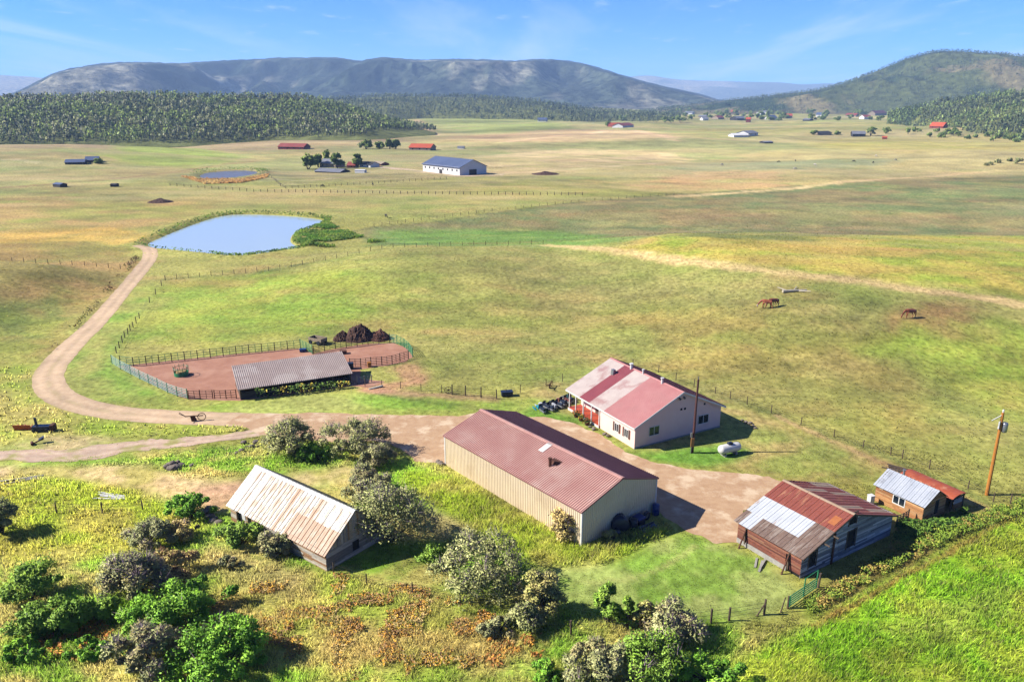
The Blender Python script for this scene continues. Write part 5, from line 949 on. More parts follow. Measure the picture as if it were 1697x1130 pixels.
for a in ((896, 681, 2.0, (40, 165, 190), None, 'turquoise snowmobile at the end of the row by the porch'), (902, 676, 2.2, (215, 218, 224), None, 'white snowmobile next to the turquoise one'), (909, 678, 2.1, (120, 124, 134), None, 'grey snowmobile in the row by the porch'), (916, 674, 1.9, (60, 62, 72), (190, 192, 198), 'charcoal snowmobile with a pale seat in the row by the porch'),
          (923, 673, 2.2, (176, 178, 184), None, 'silver snowmobile in the row by the porch'), (930, 669, 2.0, (168, 96, 70), None, 'rust red snowmobile in the row by the porch'), (937, 666, 2.1, (206, 200, 190), (120, 60, 52), 'cream snowmobile with dark red seat near the porch post'), (944, 663, 1.8, (70, 130, 140), None, 'teal snowmobile closest to the porch post')): sled(*a)
# planters at the porch steps
def planter(px, py, lab, fc):
    g = G(px, py); o = empty('flower_tub', g, 0, label=lab, cat='planter'); MB().lathe([(0, 0), (.3, 0), (.4, .45), (.34, .45), (.3, .38), (0, .38)], n=12).build('tub', M['rust'], o)
    rg = np.random.default_rng(int(px)); n = 160; P = rg.normal(size=(n, 3))*[.26, .26, .18]+[0, 0, .65]; leafmesh('flowers', P, .1, np.where(rg.random((n, 1)) < .45, S(*fc), S(90, 120, 50)), rg, o)
def leafmesh(name, P, size, C, rg, parent=None, m=None, elong=1.5, kind=None, N_=None):
    n = len(P); a = rg.normal(size=(n, 3)); a /= np.linalg.norm(a, axis=1)[:, None]; b = np.cross(a, rg.normal(size=(n, 3))); b /= np.linalg.norm(b, axis=1)[:, None]
    s = (np.asarray(size)*(.7+.6*rg.random(n)))[:, None]; V = np.stack([P+a*s*elong, P+b*s*.7, P-a*s*elong, P-b*s*.7], 1).reshape(-1, 3)
    ob = npmesh(name, V, np.arange(4*n).reshape(-1, 4), m or M['leaf'], parent, np.repeat(np.broadcast_to(C, (n, 3)), 4, 0), nrm=np.repeat(np.broadcast_to((0., 0., 1.) if N_ is None else N_, (n, 3)), 4, 0))
    if kind: ob['kind'] = kind
    return ob
planter(955, 691, 'rusty tub of orange flowers by the porch steps', (220, 130, 60)); planter(963, 697, 'rusty tub of yellow flowers beside the drive', (225, 180, 70)); planter(973, 704, 'rusty tub of dry brown flowers below the deck', (150, 100, 60))
# ================================================================ corral things
p = G(301, 622); hf = empty('hay_feeder', p, .3, label='green round bale feeder standing in the corral', cat='hay feeder')
MB().lathe([(1.15, .05), (1.18, .05), (1.18, .7), (1.15, .7), (1.15, .05)], n=20).build('skirt', M['green'], hf)
for k in range(10): a = k*math.pi/5; MB().tube((1.16*math.cos(a), 1.16*math.sin(a), .6), (1.2*math.cos(a), 1.2*math.sin(a), 1.75), .045, n=6).build('upright', M['green'], hf)
MB().lathe([(1.2, 1.35), (1.25, 1.39), (1.2, 1.43), (1.16, 1.39), (1.2, 1.35)], n=20).build('hoop', M['green'], hf)
MB().lathe([(0, 0), (.85, 0), (.95, .3), (.8, .8), (0, .95)], n=14).build('hay', mat('hay', S(200, 170, 110), S(165, 135, 85), 5, .95, bump=.6), hf)
p = G(527, 569); ct = empty('hay_cart', p, -.5, label='old wooden box cart beside the corral and the dirt heaps', cat='cart')
for (x0, y0, x1, y1) in ((-1.6, -.9, 1.6, -.8), (-1.6, .8, 1.6, .9), (-1.6, -.8, -1.5, .8), (1.5, -.8, 1.6, .8)): MB().box(x0, y0, .6, x1, y1, 1.25).build('side_board', mat('cart_boards', S(190, 172, 146), S(150, 132, 108), 3, .9), ct)
MB().box(-1.5, -.8, .5, 1.5, .8, .6).build('bed', M['post'], ct)
for x in (-1, 1):
    for y in (-.95, .95): MB().lathe([(0, -.08), (.4, -.1), (.42, 0), (.4, .1), (0, .08)], 'y', (x, y, .4), 14).build('wheel', M['black'], ct)
def mound(name, label, px, py, r, h, m, seed):
    g = G(px, py); n = 26; V = []; rg = np.random.default_rng(seed)
    for i_ in range(n):
        for j_ in range(n):
            u, v = (i_/(n-1)*2-1), (j_/(n-1)*2-1); q = math.hypot(u, v); z = max(0, 1-q**1.3)*h*(.7+.6*float(vn(np.array([u*3.]), np.array([v*3.]), 1, seed)[0]))+.25*h*(rg.random()-.5)*(q < .9); V.append((u*r, v*r*.9, z-.06 if q < 1 else -.12))
    Fq = [(a*n+b, (a+1)*n+b, (a+1)*n+b+1, a*n+b+1) for a in range(n-1) for b in range(n-1)]; o = npmesh(name, V, Fq, m); o.location = g; tag(o, label, 'dirt heap'); return o
hm_ = mat('dark_soil', S(112, 80, 64), S(82, 58, 48), 2.5, .95, bump=.7); hm3 = mat('red_soil', S(138, 92, 74), S(104, 70, 58), 2.5, .95, bump=.7)
mound('dirt_heap', 'largest dark soil heap behind the round pen', 595, 561, 3.4, 3.0, hm_, 1); mound('dirt_heap', 'reddish soil heap at the pasture end of the row', 628, 561, 2.6, 1.8, hm3, 2); mound('dirt_heap', 'small dark soil heap nearest the cart', 567, 563, 1.9, 1.9, hm_, 3)
mound('dirt_heap', 'dark burnt heap alone in the far meadow above the pond', 266, 335, 6, 1.6, hm_, 4); mound('dirt_heap', 'brown spoil heap with scrap in the far straw field', 905, 289, 9, 1.8, hm_, 5)
def crate(name, label, px, py, s, m, cat, rz=.3):
    o = empty(name, G(px, py), rz, label=label, cat=cat); a, b, c = s
    MB().box(-a, -b, .08, a, b, c).build('body', m, o, bevel=min(a, b)*.15); MB().box(-a*1.05, -b*1.05, c, a*1.05, b*1.05, c+.08).build('lid', m, o); return o
crate('water_trough', 'blue and white water trough by the green corral panel', 502, 583, (.6, .4, .5), M['blue'], 'trough'); crate('salt_box', 'rusty brown mineral box inside the round pen', 569, 586, (.6, .5, .5), M['rust'], 'box'); crate('tool_crate', 'black crate at the end of the post gateway', 840, 656, (.9, .55, .75), M['black'], 'crate', .2); crate('feed_box', 'ochre feed box hung on the round pen rails', 612, 608, (.3, .3, .8), yp, 'box'); crate('oil_tank', 'dark tank against the end wall of the livestock shed', 578, 611, (.8, .5, 1.0), M['black'], 'tank')
o = empty('plank', G(623, 643), .5, label='loose pale plank lying on the lawn past the shed', cat='plank'); MB().hexa([(-1.2, -.2, 0), (1.2, -.2, .12), (1.2, .2, .12), (-1.2, .2, 0), (-1.2, -.2, .1), (1.2, -.2, .3), (1.2, .2, .3), (-1.2, .2, .1)]).build('board', M['conc'], o)
def wheel(name, label, px, py, r, m, lean=.2, rz=.2):
    o = empty(name, G(px, py), rz, label=label, cat='wagon wheel'); o.rotation_euler = (lean, 0, rz)
    MB().lathe([(r-.07, -.04), (r, -.04), (r, .04), (r-.07, .04), (r-.07, -.04)], 'y', (0, 0, r), 20).build('rim', m, o); MB().lathe([(0, -.1), (.1, -.1), (.1, .1), (0, .1)], 'y', (0, 0, r), 10).build('hub', m, o)
    for k in range(8): a = k*math.pi/4; MB().beam((0, 0, r), (r*.95*math.cos(a), 0, r+r*.95*math.sin(a)), .05).build('spoke', m, o)
wheel('wagon_wheel', 'wooden wagon wheel propped beside the tall gateway post', 743, 652, .65, M['post'])
# old farm tools standing about
def plough(name, label, px, py, m, rz, s=1):
    o = empty(name, G(px, py), rz, label=label, cat='plough'); o.scale = (s, s, s)
    MB().lathe([(.42, -.03), (.5, -.03), (.5, .03), (.42, .03), (.42, -.03)], 'y', (.9, 0, .5), 16).build('wheel', m, o); MB().beam((-1.0, 0, .75), (1.1, 0, .65), .1).build('beam', m, o); MB().hexa([(-.3, -.05, 0), (.3, -.05, .1), (.3, .25, .1), (-.3, .05, 0), (-.4, -.05, .7), (.1, -.05, .7), (.1, .05, .7), (-.4, .02, .7)]).build('share', m, o)
    for y in (-.22, .22): MB().tube((-.9, 0, .75), (-1.6, y, 1.25), .04, n=6).build('handle', m, o)
plough('plough', 'rusty horse plough displayed at the edge of the drive', 322, 698, M['rust'], .3, 1.2); plough('plough', 'rusty iron wheel plough in the grass beside the house fence', 911, 643, M['rust'], 1.2)
p = G(72, 714); bl = empty('farm_implement', p, .1, label='black snow blower implement with upright chute on the grass', cat='implement'); bl.scale = (.78, .78, .78)
MB().box(-1.7, -.7, .25, 1.5, .6, 1.15).build('housing', M['black'], bl, bevel=.1); MB().tube((-1.0, 0, 1.1), (-1.15, .1, 2.6), .25, .22, 10).build('chute', M['black'], bl); MB().box(1.5, -.8, .1, 2.1, .7, 1.3).build('side_plate', M['rust'], bl)
for x in (-1.3, 1.0): MB().lathe([(0, -.1), (.35, -.1), (.38, 0), (.35, .1), (0, .1)], 'y', (x, -.75, .36), 14).build('wheel', M['black'], bl)
orm = mat('orange_paint', S(216, 100, 58), S(190, 82, 48), 2, .5); p = G(38, 712); ob_ = empty('blade', p, .05, label='orange tractor blade lying beside the black implement', cat='blade')
MB().hexa([(-1.2, -.1, 0), (1.2, -.1, 0), (1.2, .1, 0), (-1.2, .1, 0), (-1.2, -.3, .8), (1.2, -.3, .8), (1.2, -.2, .8), (-1.2, -.2, .8)]).build('mouldboard', orm, ob_)
for x in (-1, 0, 1): MB().beam((x, .1, .1), (x, .8, .5), .1).build('arm', orm, ob_)
p = G(62, 735); ob_ = empty('seat_frame', p, .6, label='small rusty tractor seat frame in the grass by the track', cat='implement'); MB().beam((-.6, 0, .1), (.5, 0, .5), .2, .12).build('arm', M['rust'], ob_); MB().hexa([(.2, -.3, .4), (.8, -.3, .5), (.8, .3, .5), (.2, .3, .4), (.2, -.3, .55), (.9, -.3, .9), (.9, .3, .9), (.2, .3, .55)]).build('seat', M['black'], ob_); MB().tube((-.6, -.4, .2), (-.6, .4, .2), .2, n=10).build('roller', M['rust'], ob_)
# rocks, boards, logs
def rock_mesh(seed, sub=2):
    bm = bmesh.new(); bmesh.ops.create_icosphere(bm, subdivisions=sub, radius=1); rg = random.Random(seed); dirs = [Vector((rg.gauss(0, 1), rg.gauss(0, 1), rg.gauss(0, 1))).normalized() for _ in range(9)]; lim = [rg.uniform(.6, .9) for _ in dirs]
    for v in bm.verts:
        for d_, l_ in zip(dirs, lim):
            k = v.co.dot(d_)
            if k > l_: v.co -= d_*(k-l_)
        v.co.z *= .75
    me = bpy.data.meshes.new('rock'); bm.to_mesh(me); bm.free(); me.materials.append(M['rock']); return me
RK = [rock_mesh(s) for s in range(5)]
def rocks(spots, label, grp, seed):
    rg = random.Random(seed)
    for k, (px, py, s, dz) in enumerate(spots):
        o = link(bpy.data.objects.new('rock', RK[k % 5])); g = G(px, py); o.location = (g.x, g.y, s*.35+dz); o.scale = (s*rg.uniform(.9, 1.4), s, s*rg.uniform(.8, 1.1)); o.rotation_euler = (rg.uniform(-.3, .3), rg.uniform(-.3, .3), rg.uniform(0, 6)); tag(o, label, 'rock', grp)
rocks([(276, 776, .5, 0), (284, 778, .6, 0), (293, 776, .55, 0), (300, 773, .5, 0), (287, 774, .5, .4), (281, 772, .4, .1), (318, 772, .35, 0), (296, 771, .4, .3)], 'grey boulder in the heap on the grass island', 'boulders heaped on the grass island', 1)
rocks([(342, 852, .5, 0), (348, 858, .5, 0), (352, 866, .55, 0), (345, 845, .4, 0), (357, 861, .4, 0), (361, 868, .45, 0), (350, 850, .4, .2)], 'pale boulder in the pile at the corner of the plank shed', 'boulders at the plank shed corner', 2)
rocks([(404, 735, .45, 0), (424, 734, .5, 0), (416, 741, .35, 0), (400, 748, .4, 0), (392, 752, .35, 0)], 'pale flat rock in the grass beside the clumped bushes', 'rocks in the grass by the clumped bushes', 3)
rocks([(729, 769, .45, 0), (733, 771, .4, 0), (726, 766, .35, 0)], 'small reddish rock at the back corner of the long building', 'rocks at the back corner of the long building', 4)
rocks([(984, 712, .35, 0), (1002, 720, .3, 0), (1008, 723, .35, 0), (978, 708, .3, 0)], 'garden rock along the lawn edge below the deck', 'rocks along the lawn edge', 5)
rocks([(1243, 702, .3, 0), (1236, 700, .3, 0), (1248, 706, .25, 0), (1230, 697, .25, 0), (1252, 710, .25, 0)], 'pale stone behind the shaded corner of the house', 'stones behind the house', 6)
def planks(label, px, py, n, L_, rz, m, seed):
    rg = random.Random(seed); g = G(px, py)
    for k in range(n):
        o = MB().box(-L_/2, -.11, 0, L_/2, .11, .06).build('plank', m, bevel=.01); o.location = (g.x+rg.uniform(-.5, .5), g.y+k*.26-n*.13, .03+.05*(k % 3)); o.rotation_euler = (0, .01*(k % 3), rz+rg.uniform(-.12, .12)); tag(o, label, 'plank', 'planks lying in one pile: '+label.split(' in the ')[0].split(' lying ')[0])
planks('white painted plank in the pile at the edge of the straw path', 186, 822, 5, 3.4, -.15, M['white'], 1); planks('long grey plank lying in the grass left of the straw path', 30, 795, 3, 5, .35, M['conc'], 2); planks('grey plank in the pile at the red barn foundation', 1262, 935, 4, 1.8, 1.1, M['conc'], 3); planks('dark plank leaning among the rocks near the clumped bushes', 423, 740, 3, 2.2, .6, M['post'], 4); planks('weathered brown plank in the heap behind the small cabin', 1490, 779, 6, 3.2, -.5, M['post'], 5)
o = empty('bleached_log', G(1318, 484), .1, label='bleached fallen log lying in the horse pasture', cat='log'); wl2 = mat('bleached_wood', S(228, 216, 190), S(200, 188, 160), 3, .9)
for a, b, r0, r1_ in (((-2.8, 0, .25), (2.6, .3, .3), .34, .2), ((-.5, 0, .2), (1.6, 2.8, .5), .2, .08), ((.8, .1, .2), (2.6, -1.6, .5), .2, .08), ((-1.5, .2, .2), (-3.0, 2.2, .6), .2, .08)): MB().tube(a, b, r0, r1_, 8).build('limb', wl2, o)
crate('propane_cylinder', 'white upright gas cylinder at the back corner of the small cabin', 1442, 835, (.3, .3, 1.1), M['white'], 'gas cylinder'); o = empty('bucket', G(1539, 884), 0, label='white bucket standing in the ditch weeds below the small cabin', cat='bucket'); MB().lathe([(0, 0), (.2, 0), (.26, .5), (.22, .5), (.18, .06), (0, .06)], n=12).build('pail', M['white'], o); MB().tube((-.25, 0, .5), (.25, 0, .62), .015, n=5).build('handle', M['steel'], o)
panels('picket_gate', 'weathered picket gate between the old barn and the small cabin', [(1485, 872), (1495, 868), (1504, 862)], M['post'], 1.3, 6, cat='gate')
o = empty('scrap_pipes', G(1560, 872), .4, label='dark scrap frame lying in the shade below the small cabin', cat='scrap'); 
for k in range(4): MB().tube((-1.2, -.6+.4*k, .1+.08*k), (1.2, -.5+.35*k, .25), .05, n=6).build('pipe', M['black'], o)
# ================================================================ horses
def quadruped(name, label, cat, px, py, rz, m, m2, graze=1, s=1., thick=1., group=None, flip=1):
    g = G(px, py); root = empty(name, g, rz, label=label, cat=cat, group=group); root.scale = (s, s, s)
    J = []; E_ = []; Rr = []
    def v(p, r, par=None):
        J.append(p); Rr.append(r)
        if par is not None: E_.append((par, len(J)-1))
        return len(J)-1
    t = thick
    hip = v((-.62, 0, 1.25), (.27*t, .29*t)); bel = v((-.1, 0, 1.16), (.29*t, .31*t), hip); che = v((.45, 0, 1.18), (.25*t, .31*t), bel); wit = v((.68, 0, 1.3), (.17*t, .24*t), che)
    if graze: n1 = v((1.0, 0, 1.08), (.12*t, .19*t), wit); n2 = v((1.28, .03, .72), (.09*t, .14*t), n1); pol = v((1.42, .05, .46), (.09, .12), n2); muz = v((1.46, .05, .2), (.075, .085), pol); v((1.45, .05, .08), (.06, .06), muz)
    else: n1 = v((.95, 0, 1.5), (.12*t, .19*t), wit); n2 = v((1.15, 0, 1.75), (.09*t, .13*t), n1); pol = v((1.3, 0, 1.85), (.09, .12), n2); muz = v((1.52, 0, 1.66), (.07, .08), pol)
    rump = v((-.86, 0, 1.2), (.2*t, .24*t), hip)
    for sg in (-1, 1):
        a = .1*sg; sh = v((.52, .15*sg, .98), (.12, .14), che); el = v((.5+a, .16*sg, .72), (.075, .085), sh); kn = v((.52+a, .16*sg, .42), (.055, .06), el); fe = v((.5+a, .16*sg, .12), (.04, .045), kn); v((.55+a, .16*sg, .03), (.06, .06), fe)
        th = v((-.7, .16*sg, .98), (.14, .18), hip); st_ = v((-.6-a, .17*sg, .72), (.09, .11), th); hk = v((-.82-a, .17*sg, .46), (.055, .065), st_); ff = v((-.74-a, .17*sg, .12), (.042, .045), hk); v((-.69-a, .17*sg, .03), (.06, .06), ff)
    me = bpy.data.meshes.new('body'); me.from_pydata(J, E_, []); ob = link(bpy.data.objects.new('body', me), root); me.materials.append(m)
    sk = ob.modifiers.new('skin', 'SKIN'); sk.use_smooth_shade = True
    lay = me.skin_vertices[0] if len(me.skin_vertices) else None
    if lay is None:
        bm = bmesh.new(); bm.from_mesh(me); bm.verts.layers.skin.verify(); bm.to_mesh(me); bm.free(); lay = me.skin_vertices[0]
    for k, (a, b) in enumerate(Rr): lay.data[k].radius = (a, b); lay.data[k].use_root = (k == 0)
    sb = ob.modifiers.new('sub', 'SUBSURF'); sb.levels = 1; sb.render_levels = 2
    MB().tube((-.98, 0, 1.25), (-1.12, .02, .55), .07, .03, 7).tube((-1.1, .02, .6), (-1.08, .02, .35), .045, .015, 7).build('tail', m2, root)
    hx = pol_ = J[pol]; ear = MB()
    for sg in (-1, 1): ear.tube((hx[0]-.06, hx[1]+.06*sg, hx[2]+.06), (hx[0]-.02, hx[1]+.1*sg, hx[2]+.2), .04, .008, 6)
    ear.build('ears', m, root)
    if graze and cat == 'horse': MB().hexa([(.72, -.03, 1.38), (1.34, .02, .66), (1.34, .07, .66), (.72, .03, 1.38), (.78, -.03, 1.52), (1.46, .02, .76), (1.46, .07, .76), (.78, .03, 1.52)]).build('mane', m2, root)
    return root
bay = mat('bay_coat', S(150, 84, 56, .75), S(128, 68, 46, .75), 3, .5); che_ = mat('chestnut_coat', S(164, 92, 60, .75), S(140, 74, 50, .75), 3, .5, c3=S(220, 210, 200, .5), sc3=1.2, thr=(.62, .64)); mane = mat('dark_mane', S(60, 42, 36), S(44, 32, 28), 3, .7); blk = mat('black_coat', S(40, 36, 36), S(28, 26, 26), 3, .6); wht = mat('pale_coat', S(225, 215, 200), S(200, 190, 175), 3, .7)
quadruped('horse', 'chestnut horse with white patches grazing beside another horse', 'horse', 1270, 511, math.pi-.25, che_, mane, s=1.25)
quadruped('horse', 'bay horse grazing close behind the patched chestnut', 'horse', 1281, 509, math.pi+.35, bay, mane, s=1.25)
quadruped('horse', 'bay horse grazing alone on the greener hillside', 'horse', 1507, 527, math.pi+.2, bay, mane, s=1.25)
for k, (px, py, m_) in enumerate([(1290, 270, blk), (1318, 268, blk), (1415, 269, blk), (1447, 271, blk), (640, 361, blk), (534, 311, blk), (618, 308, blk)]): quadruped('cow', 'black cow grazing out in the valley pasture', 'cow', px, py, k*1.3, m_, m_, s=1., thick=1.15, group='black cattle in the valley')
for k, (px, py) in enumerate([(1317, 282), (1452, 260), (1484, 267), (1350, 275), (1196, 275)]): quadruped('cow', 'white cow grazing out in the valley pasture', 'cow', px, py, k*1.7, wht, wht, s=1.1, thick=1.15, group='white cattle in the valley')
# ================================================================ bushes and trees
KIND = dict(willow=[(126, 134, 100), (104, 116, 80), (146, 152, 120), (92, 104, 72)], bright=[(96, 142, 50), (78, 124, 42), (116, 160, 62), (66, 106, 38)], dark=[(96, 130, 54), (80, 114, 46), (116, 146, 64), (92, 122, 56)],
            sage=[(128, 138, 108), (112, 124, 94), (146, 152, 122), (134, 130, 104)], pale=[(156, 158, 112), (140, 146, 96), (170, 166, 124), (120, 128, 84)], tan=[(178, 164, 120), (152, 146, 100), (192, 176, 136), (126, 128, 84)],
            poplar=[(84, 104, 58), (68, 88, 50), (98, 116, 66)])
def bush(name, label, x0, x1, ytop, ybase, kind='willow', twig=0., twigc=(150, 132, 128), leaf=.09, seed=0, dens=1., cat='bush', stems=12, trunk=.08, group=None, flat=.8, lobes=None):
    rg = np.random.default_rng(seed+int(x0*7+ytop)); cx = (x0+x1)/2; g = G(cx, ybase-2); k = 1/pixscale(g.x, g.y, g.z); w = (x1-x0)*k*1.08; dpt = w*.82
    g = Vector((g.x, g.y+dpt*.4, g.z)); g.z = tz1(g.x, g.y)
    ph = math.atan2(CH-g.z, math.hypot(g.x, g.y)); E_ = (ybase-ytop)*k
    h = max((E_-.62*dpt*math.sin(ph))/math.cos(ph), .36*w, .5)
    root = empty(name, g, 0, label=label, cat=cat, group=group)
    nl = lobes or int(14+w*h*.8); nl = min(nl, 70); C = []
    for i_ in range(nl):
        a = rg.random()*2*math.pi; q = math.sqrt(rg.random()); zz = .22+.68*rg.random(); env = (1-max(0, zz-.45)**1.6*1.5)
        C.append((math.cos(a)*q*w*.45*env, math.sin(a)*q*dpt*.45*env, zz*h*(1-.12*q)))
    C = np.array(C); R = (.07+.17*rg.random(nl)**1.5)*min(w, h*1.4)
    C[:, 2] = np.minimum(C[:, 2], h-R*.8)
    n = int(min(700 if dens > 3 else 9500, 300*w*h*dens/(leaf/.15)**1.6)); n = max(n, 250); li = rg.integers(0, nl, n); d = rg.normal(size=(n, 3)); d /= np.linalg.norm(d, axis=1)[:, None]; d[:, 2] = np.where(d[:, 2] < -.3, -d[:, 2]*.4, d[:, 2])
    rr = R[li]*(1.02-.5*rg.random(n)**2.2)*(1+.45*rg.random(n)*(rg.random(n) < .25)); P = C[li]+d*rr[:, None]; P[:, 2] = np.maximum(P[:, 2], .06)
    pal = np.array([S(*c, 1.15 if kind in ('sage', 'pale', 'tan') else 1.4) for c in KIND[kind]])*np.array([1.12, 1.0, .7]); lc = pal[rg.integers(0, len(pal), nl)]*(.82+.36*rg.random(nl))[:, None]; Cc = lc[li]*.65+pal[rg.integers(0, len(pal), n)]*.35; Cc = Cc*(.72+.56*rg.random(n))[:, None]*1.12
    Nn = d+P/np.array([w, dpt, h])*.5+np.array([0, 0, .15]); Nn /= np.linalg.norm(Nn, axis=1)[:, None]; leafmesh('foliage', P, leaf, Cc, rg, root, N_=Nn, kind='stuff')
    mb = MB()
    for i_ in rg.choice(nl, min(nl, stems), replace=False):
        c = Vector(C[i_]); mid = Vector((c.x*.45, c.y*.45, c.z*.5)); mb.tube((c.x*.08, c.y*.08, -.1), mid, trunk, trunk*.7, 6, cap=False); mb.tube(mid, c, trunk*.7, trunk*.25, 6, cap=False)
    mb.build('stems', M['bark'], root)
    if twig:
        nt = int(800*twig); ii = rg.integers(0, nl, nt); d = rg.normal(size=(nt, 3)); d[:, 2] = np.abs(d[:, 2])+.3; d /= np.linalg.norm(d, axis=1)[:, None]; A = C[ii]+d*R[ii][:, None]*.4; B_ = C[ii]+d*(R[ii]*(1.1+.5*rg.random(nt)))[:, None]; sd = np.cross(d, rg.normal(size=(nt, 3))); sd /= np.linalg.norm(sd, axis=1)[:, None]
        V = np.stack([A-sd*.04, A+sd*.04, B_], 1).reshape(-1, 3); tw_ = npmesh('twigs', V, np.arange(3*nt).reshape(-1, 3), M['leaf'], root, np.repeat(np.outer(.7+.5*rg.random(nt), S(*twigc, .65)), 3, 0), nrm=np.repeat(d, 3, 0)); tw_['kind'] = 'stuff'
    return root
BUSHES = [
 ('bush', 'large round grey green willow leaning over the plank shed gable', 575, 712, 795, 925, 'willow', .6),
 ('bush', 'twiggy pale willow top behind the plank shed roof', 562, 650, 768, 838, 'sage', 1.6),
 ('bush', 'dark willow clump at the edge of the yard above the shed', 435, 522, 694, 768, 'willow', .8),
 ('bush', 'wide willow clump next to the open dirt yard', 520, 640, 690, 770, 'willow', 1.0),
 ('bush', 'low grey shrub below the wide willow clump', 585, 655, 735, 785, 'sage', 1.2),
 ('bush', 'small bright shrub between the two willow clumps', 490, 545, 735, 772, 'bright', .2),
 ('bush', 'big rounded willow at the foot of the weedy slope', 698, 888, 880, 1010, 'willow', .8),
 ('bush', 'round leafy green bush beside the boulder pile', 268, 346, 816, 872, 'bright', .1),
 ('bush', 'grey sagebrush with bare purple twigs on the slope', 152, 262, 918, 1008, 'sage', 2.4),
 ('bush', 'bare purple grey brush tinged with orange', 215, 318, 912, 975, 'tan', 3.0),
 ('bush', 'tall bright green oak brush on the slope', 225, 378, 955, 1058, 'bright', .1),
 ('bush', 'spreading bright green oak brush beside bare purple twigs', 178, 312, 990, 1085, 'bright', .1),
 ('bush', 'bright green oak brush growing over a shaded hollow', 288, 430, 1025, 1135, 'bright', .2),
 ('bush', 'low bright oak brush under the grey twiggy sage', 250, 420, 1075, 1165, 'bright', .1),
 ('bush', 'grey twiggy sage in front of the bright oak brush', 155, 300, 1040, 1145, 'sage', 2.2),
 ('bush', 'dark green rounded bush alone on the grass slope', -10, 92, 935, 1012, 'dark', 0),
 ('bush', 'dark green low bush beside orange weeds', 5, 85, 1004, 1068, 'dark', 0), ('bush', 'dark green bush joining the low thicket', 58, 140, 992, 1062, 'dark', 0),
 ('bush', 'small leafy bush at the end of the low thicket', 120, 186, 990, 1045, 'dark', 0), ('bush', 'bright low bush below the thicket', -10, 70, 1060, 1110, 'bright', 0), ('bush', 'small bright bush under the orange weeds', 100, 175, 1060, 1105, 'bright', 0),
 ('bush', 'dark grey bush with shadow at the end of the short wire fence', -45, 22, 826, 898, 'willow', .4),
 ('bush', 'green shrub against the front wall of the plank shed', 350, 428, 862, 918, 'dark', .3), ('bush', 'thin shrub climbing the plank shed front wall', 425, 480, 880, 930, 'sage', .6),
 ('bush', 'dry tan bush at the corner of the long building', 912, 966, 840, 902, 'tan', 1.2),
 ('bush', 'small pale shrub by the black tanks', 1000, 1026, 878, 902, 'pale', .3),
 ('sapling', 'pale stemmed young tree beside the big rounded willow', 868, 930, 945, 1035, 'pale', .8), ('bush', 'dark low shrub under the pale stemmed young tree', 835, 900, 1000, 1060, 'willow', .6), ('bush', 'grey low shrub left of the thick pale post', 790, 860, 1020, 1068, 'sage', 1.0),
 ('bush', 'upright green shrub past the thick pale post', 985, 1030, 964, 1046, 'dark', .4), ('bush', 'narrow dark shrub beside the upright green one', 1030, 1050, 984, 1048, 'dark', .3), ('bush', 'thin pale shrub on the fence line', 1048, 1082, 990, 1050, 'pale', .6),
 ('bush', 'grey bare twigged shrub casting shade on the fence line', 1075, 1172, 996, 1082, 'sage', 2.0),
 ('bush', 'broad grey green bush at the foot of the slope', 930, 1060, 1062, 1160, 'sage', .6), ('bush', 'mixed green bush between two grey ones', 1030, 1140, 1050, 1150, 'dark', .5), ('bush', 'green bush below the bare twigged shrub', 1125, 1245, 1086, 1160, 'bright', .3), ('bush', 'small green shrub in the weeds below the orange scrub', 880, 935, 1095, 1140, 'bright', .2),
 ('bush', 'feathery yellow shrub on the slope near the leafy bush', 270, 330, 862, 905, 'tan', .8), ('bush', 'mixed grey shrub above the purple twigs', 185, 280, 865, 925, 'sage', .9), ('bush', 'small twiggy sage on the open slope', 355, 400, 925, 950, 'sage', 1.0),
 ('bush', 'leafy weeds in the shade between the two big willows', 690, 740, 905, 945, 'dark', 0),
]
for k, (nm, lb, a, b, c, d, kd, tw) in enumerate(BUSHES): bush(nm, lb, a, b, c, d, kd, tw, seed=k, dens=.55 if kd == 'tan' else 1., twigc=(176, 128, 104) if 'orange' in lb else (168, 146, 156))
# valley trees
for k, (a, b, c, d, lb) in enumerate([(495, 521, 259, 284, 'broad dark cottonwood at the end of the farm clump'), (519, 533, 257, 280, 'narrow cottonwood before the grey farmhouse'), (533, 552, 252, 276, 'tall cottonwood behind the grey farmhouse'), (550, 567, 256, 282, 'cottonwood at the right end of the farmhouse'), (584, 599, 256, 280, 'single poplar beside the red cottage'),
      (595, 615, 234, 250, 'round tree standing apart from the clump by the red roofed house'), (620, 636, 238, 249, 'small tree at the edge of the upper farm clump'), (638, 652, 233, 250, 'dense tree in the upper farm clump'), (648, 663, 233, 250, 'dark tree closest to the red roofed house'), (1003, 1012, 203, 212, 'small tree at the far red barn'), (1096, 1110, 196, 206, 'tree in the far row across the valley'), (1108, 1118, 195, 206, 'tall tree in the far row across the valley'), (1119, 1139, 194, 206, 'wide tree at the end of the far row'),
      (1025, 1040, 193, 203, 'tree behind the far red barn'), (1345, 1355, 218, 226, 'bush sized tree left of the dark roofed shed'), (1384, 1392, 220, 226, 'round scrub tree right of the dark roofed shed'), (1438, 1452, 212, 228, 'tall dark tree beside the ranch house'), (155, 166, 265, 274, 'dark tree beside the slate garage')]):
    bush('tree', lb, a, b, c, d, 'poplar', leaf=.9, seed=100+k, cat='tree', dens=8, stems=4, trunk=.35, lobes=14)
